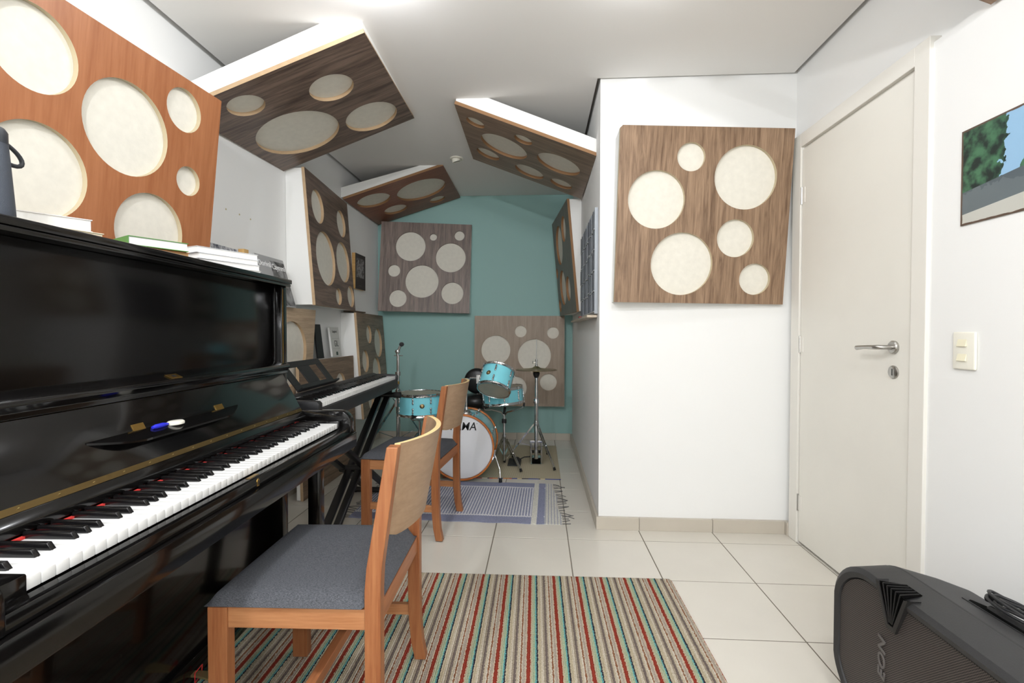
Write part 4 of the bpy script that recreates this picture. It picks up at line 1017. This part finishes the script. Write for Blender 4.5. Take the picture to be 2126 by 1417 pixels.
# hi-hat
hh = tag(empty('hi_hat', (-.028, 4.06, .0032)), 'chrome hi-hat stand with two bronze cymbals', 'hi-hat')
MB().tube([(0, 0, .05), (0, 0, .55)], .0175, 14).build('lower_tube', M_CHROME, hh, smooth=60)
MB().tube([(0, 0, .54), (0, 0, .76)], .0135, 14).build('upper_tube', M_CHROME, hh, smooth=60)
MB().tube([(0, 0, .75), (0, 0, 1.07)], .003, 8).build('pull_rod', M_CHROME, hh, smooth=60)
MB().lathe([(0, .525), (.024, .525), (.024, .555), (.018, .565), (0, .565)], 16).build('collar', M_CHROME, hh, smooth=50)
MB().lathe([(0, .742), (.016, .742), (.026, .765), (.03, .785), (0, .79)], 20).build('seat_cup', M_BLACK, hh, smooth=50)
CR_ = .178
MB().lathe([(.006, .785), (.022, .787), (.038, .797), (.1, .8045), (CR_, .8095), (CR_, .8105), (.1, .8065), (.038, .8), (.022, .79), (.006, .788)], 56).build('bottom_cymbal', M_CYM, hh, smooth=40)
MB().lathe([(.006, .842), (.02, .839), (.036, .827), (.1, .8185), (CR_, .8125), (CR_, .8115), (.1, .8165), (.036, .824), (.02, .836), (.006, .839)], 56).build('top_cymbal', M_CYM, hh, smooth=40)
cl2 = MB().lathe([(0, .842), (.012, .842), (.012, .852), (.008, .855), (.008, .885), (.0105, .887), (.0105, .9), (0, .9)], 16)
cl2.tube([(-.028, 0, .872), (.0, 0, .876)], .004, 8); cl2.tube([(-.03, 0, .862), (-.03, 0, .886)], .003, 6)
cl2.build('clutch', M_CHROME, hh, smooth=50)
MB().lathe([(0, .338), (.02, .338), (.022, .35), (.02, .375), (0, .375)], 16).build('hub', M_CHROME, hh, smooth=50)
tripod(hh, .35, [(.15, -.185), (-.27, .03), (.10, .33)], base_z=.13)
for sx in (-.045, .045): MB().tube([(sx, .0, .0145), (sx, 0, .19)], .008, 8).build('frame_rod', M_CHROME, hh, smooth=60)
MB().box(-.055, .055, -.012, .012, .185, .205).build('frame_bridge', M_CHROME, hh, bevel=.003)
fp = MB().extrude([(-.045, -.02, .001), (.045, -.02, .001), (.05, .27, .001), (-.05, .27, .001)], (0, 0, .008)).build('base_plate', M_CHROME, hh)
MB().extrude([(-.036, -.01, .12), (.036, -.01, .12), (.04, .26, .03), (-.04, .26, .03)], (0, 0, .006)).build('foot_board', M_BLACK, hh)
MB().tube([(0, -.01, .12), (0, 0, .30)], .004, 6).build('chain', M_BLACK, hh, smooth=60)
# bass drum pedal, black, beside the drum
bp_ = tag(empty('kick_pedal', (-.22, 4.02, 0)), 'black foot pedal lying on the straw mat', 'pedal')
MB().extrude([(-.05, -.03, .004), (.06, -.03, .004), (.06, .2, .004), (-.05, .2, .004)], (0, 0, .008)).build('base_plate', M_BLACK, bp_, bevel=.002)
MB().lathe([(0, -.02), (.03, -.018), (.034, 0), (.03, .018), (0, .02)], 20, M=Matrix.Translation((.03, -.01, .045)) @ Matrix.Rotation(PI/2, 4, 'X')).build('beater', M_RUBBER, bp_, smooth=50)
MB().tube([(.03, .0, .045), (.09, .05, .062), (.16, .06, .066)], .005, 8).build('beater_rod', M_BLACK, bp_, smooth=60)
# ------------------------------------------------------------------ PA loudspeaker lying on its side
M_PA = plain('black_speaker_case', rgb(42, 42, 43), .55, bump=.4, bscale=420)
M_PA_RIM = plain('black_speaker_rim', rgb(28, 27, 27), .5, bump=.3, bscale=420)
def grille_mat():
    m, nt, b = new_mat('perforated_steel_grille'); tc = nd(nt, 'ShaderNodeTexCoord'); mp = nd(nt, 'ShaderNodeMapping'); mp.inputs['Scale'].default_value = (1, 1, 1)
    v = nd(nt, 'ShaderNodeTexVoronoi'); v.inputs['Scale'].default_value = 230; v.inputs['Randomness'].default_value = 0.0
    mp.inputs['Rotation'].default_value = (0, 0, PI/4); v.voronoi_dimensions = '2D'
    sp = nd(nt, 'ShaderNodeSeparateXYZ'); cx_ = nd(nt, 'ShaderNodeCombineXYZ'); nt.links.new(tc.outputs['Object'], sp.inputs[0]); nt.links.new(sp.outputs['Y'], cx_.inputs['X']); nt.links.new(sp.outputs['Z'], cx_.inputs['Y'])
    nt.links.new(cx_.outputs[0], mp.inputs[0]); nt.links.new(mp.outputs[0], v.inputs['Vector'])
    r = nd(nt, 'ShaderNodeValToRGB'); r.color_ramp.elements[0].position = .36; r.color_ramp.elements[1].position = .46
    r.color_ramp.elements[0].color = rgb(9, 8, 8); r.color_ramp.elements[1].color = rgb(92, 84, 80)
    nt.links.new(v.outputs['Distance'], r.inputs[0]); nt.links.new(r.outputs[0], b.inputs['Base Color'])
    b.inputs['Roughness'].default_value = .55; b.inputs['Metallic'].default_value = .2
    bp = nd(nt, 'ShaderNodeBump'); bp.inputs['Strength'].default_value = .6; bp.inputs['Distance'].default_value = .001
    nt.links.new(v.outputs['Distance'], bp.inputs['Height']); nt.links.new(bp.outputs[0], b.inputs['Normal']); return m
pa = tag(empty('pa_speaker', (.92, 1.20, 0)), 'black plastic loudspeaker lying on its side against the right wall', 'loudspeaker')
# outline of the face in the (y, z) plane, local origin at the foot of the face
def outline(y0, y1, z0, z1, rc, bow=.02, n=10):
    pts = []
    for cx, cz, a0 in ((y1-rc, z1-rc, 0), (y0+rc, z1-rc, PI/2), (y0+rc, z0+rc, PI), (y1-rc, z0+rc, 3*PI/2)):
        for k in range(n+1):
            a = a0+PI/2*k/n; y, z = cx+rc*math.cos(a), cz+rc*math.sin(a)
            t = (z-(z0+z1)/2)/((z1-z0)/2)
            if y > (y0+y1)/2: y += bow*(1-t*t)
            else: y -= bow*(1-t*t)
            pts.append((y, z))
    return pts
secs = [(.006, outline(-.34, .32, .012, .452, .055)), (0, outline(-.335, .315, .017, .447, .05)), (.0, None)]
body = MB()
rings = [(.028, outline(-.312, .282, .042, .424, .105, .03)), (.004, outline(-.318, .288, .036, .430, .108, .03)), (.0, outline(-.330, .300, .022, .444, .118, .034)), (.010, outline(-.342, .312, .008, .456, .125, .036)),
         (.10, outline(-.345, .318, .001, .462, .13, .036)), (.105, outline(-.3435, .3165, .0025, .4605, .13, .036)), (.11, outline(-.345, .318, .001, .462, .13, .036)), (.24, outline(-.335, .34, .001, .42, .13, .03)), (.36, outline(-.30, .36, .004, .365, .09)), (.405, outline(-.26, .33, .03, .33, .08))]
n = len(rings[0][1]); vs = []
for x, o_ in rings: vs += [(x, y, z) for y, z in o_]
fs = [tuple(range(n))[::-1], tuple(range((len(rings)-1)*n, len(rings)*n))]
for i in range(len(rings)-1):
    for j in range(n): fs.append((i*n+j, i*n+(j+1) % n, (i+1)*n+(j+1) % n, (i+1)*n+j))
# leave out the inner floor face: the grille covers it
body.add(vs, fs)
body.build('case', M_PA, pa, smooth=32)
go = outline(-.314, .284, .040, .426, .105, .03); gm = MB(); cyz = (-.01, .233)
rows = []
for k in range(7):
    t = k/6; rows.append([(.006-.008*(1-t*t)+.002, cyz[0]+(y-cyz[0])*t, cyz[1]+(z-cyz[1])*t) for y, z in go]+[(.006-.008*(1-t*t)+.002, cyz[0]+(go[0][0]-cyz[0])*t, cyz[1]+(go[0][1]-cyz[1])*t)])
gm.grid(rows)
gr = gm.build('grille', grille_mat(), pa, weld=True, smooth=60)
# wedge shaped ports cut into both long edges, with fins
for up in (1, -1):
    zc = .462 if up > 0 else .001
    def pz(d): return zc-up*d
    w0, w1, dep = .056, .016, .108; yc = .085
    fr_pts = [(-.004, yc+w0, pz(.0)), (-.004, yc+w1, pz(dep)), (-.004, yc-w1, pz(dep)), (-.004, yc-w0, pz(.0))]
    pt = MB()
    inner = [(-.0045, yc+w0-.012, pz(.004)), (-.0045, yc+w1-.007, pz(dep-.012)), (-.0045, yc-w1+.007, pz(dep-.012)), (-.0045, yc-w0+.012, pz(.004))]
    for a in range(3):
        pt.add([fr_pts[a], fr_pts[a+1], inner[a+1], inner[a]], [(0, 1, 2, 3)])
        f0, f1 = fr_pts[a], fr_pts[a+1]; pt.add([f0, f1, (.03, f1[1], f1[2]), (.03, f0[1], f0[2])], [(0, 1, 2, 3)])
        i0, i1 = inner[a], inner[a+1]; pt.add([i0, i1, (.012, i1[1], i1[2]), (.012, i0[1], i0[2])], [(0, 1, 2, 3)])
    po = pt.build('port_frame', M_PA_RIM, pa)
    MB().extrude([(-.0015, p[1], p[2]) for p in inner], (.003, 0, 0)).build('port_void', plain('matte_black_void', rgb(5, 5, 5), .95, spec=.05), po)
    # the mouth over the long edge
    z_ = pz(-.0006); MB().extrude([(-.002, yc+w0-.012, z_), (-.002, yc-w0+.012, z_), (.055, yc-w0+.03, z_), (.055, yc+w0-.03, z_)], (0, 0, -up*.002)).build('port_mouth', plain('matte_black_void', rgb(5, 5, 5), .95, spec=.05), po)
    for k in range(5):
        f = (k+.5)/5; yt = yc+w0-.018-(2*w0-.036)*f; yb_ = yc+(w1-.009)*(1-2*f)
        MB().beam((-.002, yt, pz(-.0015)), (-.002, yb_, pz(dep-.018)), .0014, .004, up=(1, 0, 0)).build('fin', M_PA_RIM, po)
        MB().beam((-.003, yt, pz(-.0015)), (.05, yt*.75+yc*.25, pz(-.0015)), .0014, .003).build('fin', M_PA_RIM, po)
# raised model letters
lt = text_mesh('EON', .036, plain('grey_raised_letters', rgb(92, 88, 86), .4), ext=.0015, shear=.25, bold=.0003, sx=1.5)
LM = frame((-.0035, -.03, .165), (0, 0, 1), (0, 1, 0)); LM = Matrix(((0, 0, -1, -.0012), (0, 1, 0, .117), (1, 0, 0, .255), (0, 0, 0, 1)))
link('model_lettering', lt, gr, LM)
for y, z in ((.325, .30), (.325, .17), (.20, .440), (-.05, .440)):
    MB().lathe([(0, .001), (.004, .001), (.004, 0)], 10, M=Matrix.Translation((.003, y, z)) @ Matrix.Rotation(-PI/2, 4, 'Y')).build('screw', M_BLACK, pa)
# recessed handle in the upper side
hp = [(-.12, .20), (.10, .185), (.12, .21), (.11, .26), (-.14, .285), (-.16, .24)]
def top_z(x): return .462-(x-.11)/.13*.042 if x < .24 else .42-(x-.24)/.12*.055
hm = MB(); rim = [(x, y, top_z(x)+.0025) for y, x in hp]; inn = [(.225+(x-.225)*.84, -.01+(y+.01)*.9, top_z(.225+(x-.225)*.84)+.0022) for y, x in hp]
for a in range(6):
    b_ = (a+1) % 6; hm.add([rim[a], rim[b_], inn[b_], inn[a]], [(0, 1, 2, 3)]); hm.add([rim[a], rim[b_], (rim[b_][0], rim[b_][1], rim[b_][2]-.01), (rim[a][0], rim[a][1], rim[a][2]-.01)], [(0, 1, 2, 3)])
ho = hm.build('handle_rim', M_PA, pa, weld=True)
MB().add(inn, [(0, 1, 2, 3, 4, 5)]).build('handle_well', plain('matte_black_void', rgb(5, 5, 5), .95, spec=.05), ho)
MB().tube([(.235, .075, top_z(.23)+.0), (.232, .03, top_z(.23)+.004), (.235, -.05, top_z(.235)+.004), (.25, -.12, top_z(.25)+.0)], .010, 12).build('grip', M_PA, pa, smooth=60)
# coiled cable on the loudspeaker
cb = MB(); pts = []
for k in range(150):
    t = k/149; a = t*2*PI*4.3+.4; rx, ry = .038+.008*math.sin(a*.7), .078+.010*math.cos(a*.37)
    x = .255+rx*math.cos(a)*1.1; y = .0+ry*math.sin(a)+.015*math.sin(t*9)
    pts.append((x, y, top_z(max(.12, min(.36, x)))+.036+.018*t+.006*math.sin(a*1.3)))
pts += [(.30, -.02, top_z(.3)+.066), (.31, -.06, top_z(.31)+.085), (.33, -.10, top_z(.33)+.06), (.34, -.13, top_z(.34)+.025)]
pts = [(x_, y_, z_-.008) for x_, y_, z_ in pts]; cb.tube(pts, .0038, 7)
cab = tag(empty('cable', (.92, 1.20, 0)), 'black cable coiled on top of the loudspeaker', 'cable')
cb.build('cord', plain('dark_cable', rgb(36, 36, 38), .5), cab, smooth=60)
MB().tube([(.245, .095, top_z(.245)+.026), (.25, .065, top_z(.25)+.030)], [.011, .0085], 10).build('plug', M_RUBBER, cab, smooth=50)

# ------------------------------------------------------------------ poster on the right wall (generic street view)
def poster_mat():
    m, nt, b = new_mat('tin_sign_print'); tc = nd(nt, 'ShaderNodeTexCoord'); sp = nd(nt, 'ShaderNodeSeparateXYZ'); nt.links.new(tc.outputs['Object'], sp.inputs[0])
    n = nd(nt, 'ShaderNodeTexNoise'); n.inputs['Scale'].default_value = 26; n.inputs['Detail'].default_value = 5; nt.links.new(tc.outputs['Object'], n.inputs['Vector'])
    def M_(op, a, bb=None, c=None):
        q = nd(nt, 'ShaderNodeMath', operation=op)
        for i, w in enumerate((a, bb, c)):
            if w is None: continue
            if isinstance(w, (int, float)): q.inputs[i].default_value = w
            else: nt.links.new(w, q.inputs[i])
        return q.outputs[0]
    def mix(fac, A, B_):
        q = nd(nt, 'ShaderNodeMix', data_type='RGBA'); nt.links.new(fac, q.inputs[0])
        for i, w in ((6, A), (7, B_)):
            if isinstance(w, tuple): q.inputs[i].default_value = w
            else: nt.links.new(w, q.inputs[i])
        return q.outputs[2]
    X, Y = sp.outputs['X'], sp.outputs['Y']          # X right, Y up, centred
    nz = M_('MULTIPLY', M_('SUBTRACT', n.outputs['Fac'], .5), .12)
    sky = rgb(150, 190, 222)
    tr = nd(nt, 'ShaderNodeValToRGB'); tr.color_ramp.elements[0].position = .42; tr.color_ramp.elements[1].position = .62; tr.color_ramp.elements[0].color = rgb(26, 42, 40); tr.color_ramp.elements[1].color = rgb(72, 118, 88); nt.links.new(n.outputs['Fac'], tr.inputs[0])
    road = mix(M_('GREATER_THAN', M_('ADD', Y, nz), -.05), rgb(104, 114, 118), rgb(88, 98, 104))
    treeL = M_('LESS_THAN', M_('ADD', M_('ADD', X, M_('MULTIPLY', Y, -.12)), nz), -.015)
    treeR = M_('GREATER_THAN', M_('ADD', M_('SUBTRACT', X, M_('MULTIPLY', Y, .55)), nz), .06)
    c = mix(M_('MAXIMUM', treeL, treeR), sky, tr.outputs[0])
    c = mix(M_('LESS_THAN', M_('ADD', Y, M_('MULTIPLY', X, -.12)), -.03), c, road)
    c = mix(M_('LESS_THAN', M_('ADD', Y, M_('MULTIPLY', X, -.1)), -.105), c, rgb(196, 196, 188))
    edge = M_('SUBTRACT', .155, M_('MAXIMUM', M_('ABSOLUTE', X), M_('ABSOLUTE', Y)))
    c = mix(M_('LESS_THAN', M_('ADD', edge, M_('MULTIPLY', nz, .06)), .006), c, rgb(92, 74, 62))
    nt.links.new(c, b.inputs['Base Color']); b.inputs['Roughness'].default_value = .3; return m
po_ = MB().box(-.155, .155, -.155, .155, 0, .0025)
post = tag(po_.build('tin_sign', poster_mat()), 'square printed tin sign with trees, road and blue sky on wall', 'sign')
post.matrix_world = frame((1.3965, 1.517, 1.640), (0, -1, 0), (0, 0, 1))

# ------------------------------------------------------------------ rack of dark strips on the alcove wall
rk = tag(empty('strip_rack', mat=frame((XA-.0015, 3.31, 1.555), (0, -1, 0), (0, 0, 1))), 'flat silver framed rack of narrow dark strips on alcove wall', 'wall rack')
MB().box(-.47, .47, -.31, .31, 0, .010).build('back_board', plain('galvanised_sheet', rgb(186, 190, 196), .4, metal=.6), rk)
MB().box(.464, .474, -.312, .312, 0, .019).build('edge_strip', plain('dull_zinc', rgb(150, 155, 160), .5, metal=.5), rk)
M_ST = [plain('dark_strip_%d' % k, c, .5) for k, c in enumerate([rgb(104, 108, 114), rgb(136, 140, 146), rgb(78, 81, 86)])]
for i in range(10):
    x0 = -.465+i*.0925; off = random.uniform(-.012, .012)
    for j in range(5):
        y0 = -.305+j*.122+(off if j else 0); y1 = -.305+(j+1)*.122+(off if j < 4 else 0)
        st_ = MB()
        for q in range(4): st_.box(x0+.004+q*.0215, x0+.023+q*.0215, y0+.010, y1-.004, .010, .017+.003*((q*7+i*3+j) % 3), mi=(q+i+j) % 3)
        st_.box(x0+.002, x0+.09, y0+.002, y0+.008, .010, .022, mi=3)
        st_.build('strip_cell', M_ST+[plain('pale_divider', rgb(196, 198, 200), .45)], rk)
tray = tag(empty('ledge', (0, 0, 0)), 'narrow wooden ledge under the rack of dark strips', 'shelf')
MB().box(XA-.062, XA-.0015, 2.86, 4.3, 1.222, 1.236).build('board', wood('pale_grey_pine', rgb(180, 164, 144), rgb(206, 192, 172), 'y'), tray, bevel=.001)
er = tag(MB().box(XA-.055, XA-.03, 3.52, 3.60, 1.2363, 1.250).build('eraser', plain('dark_red_plastic', rgb(140, 26, 28), .4), bevel=.002), 'small dark red eraser lying on the wooden ledge', 'eraser')

# three wall plugs left in the wall beside the orange panel
pl_me = MB().lathe([(0, .0025), (.004, .0022), (.0055, .0)], 10).mesh('screw_anchor', plain('pale_ochre_plug', rgb(196, 184, 150), .7))
for y, z in ((2.5416, 1.808), (2.66, 1.808), (2.765, 1.805)):
    o = tag(link('screw_anchor', pl_me), 'tiny pale wall plug in the left wall above the books', 'wall plug', 'wall plugs in a row on the left wall')
    o.matrix_world = Matrix.Translation((XL, y, z)) @ Matrix.Rotation(PI/2, 4, 'Y')
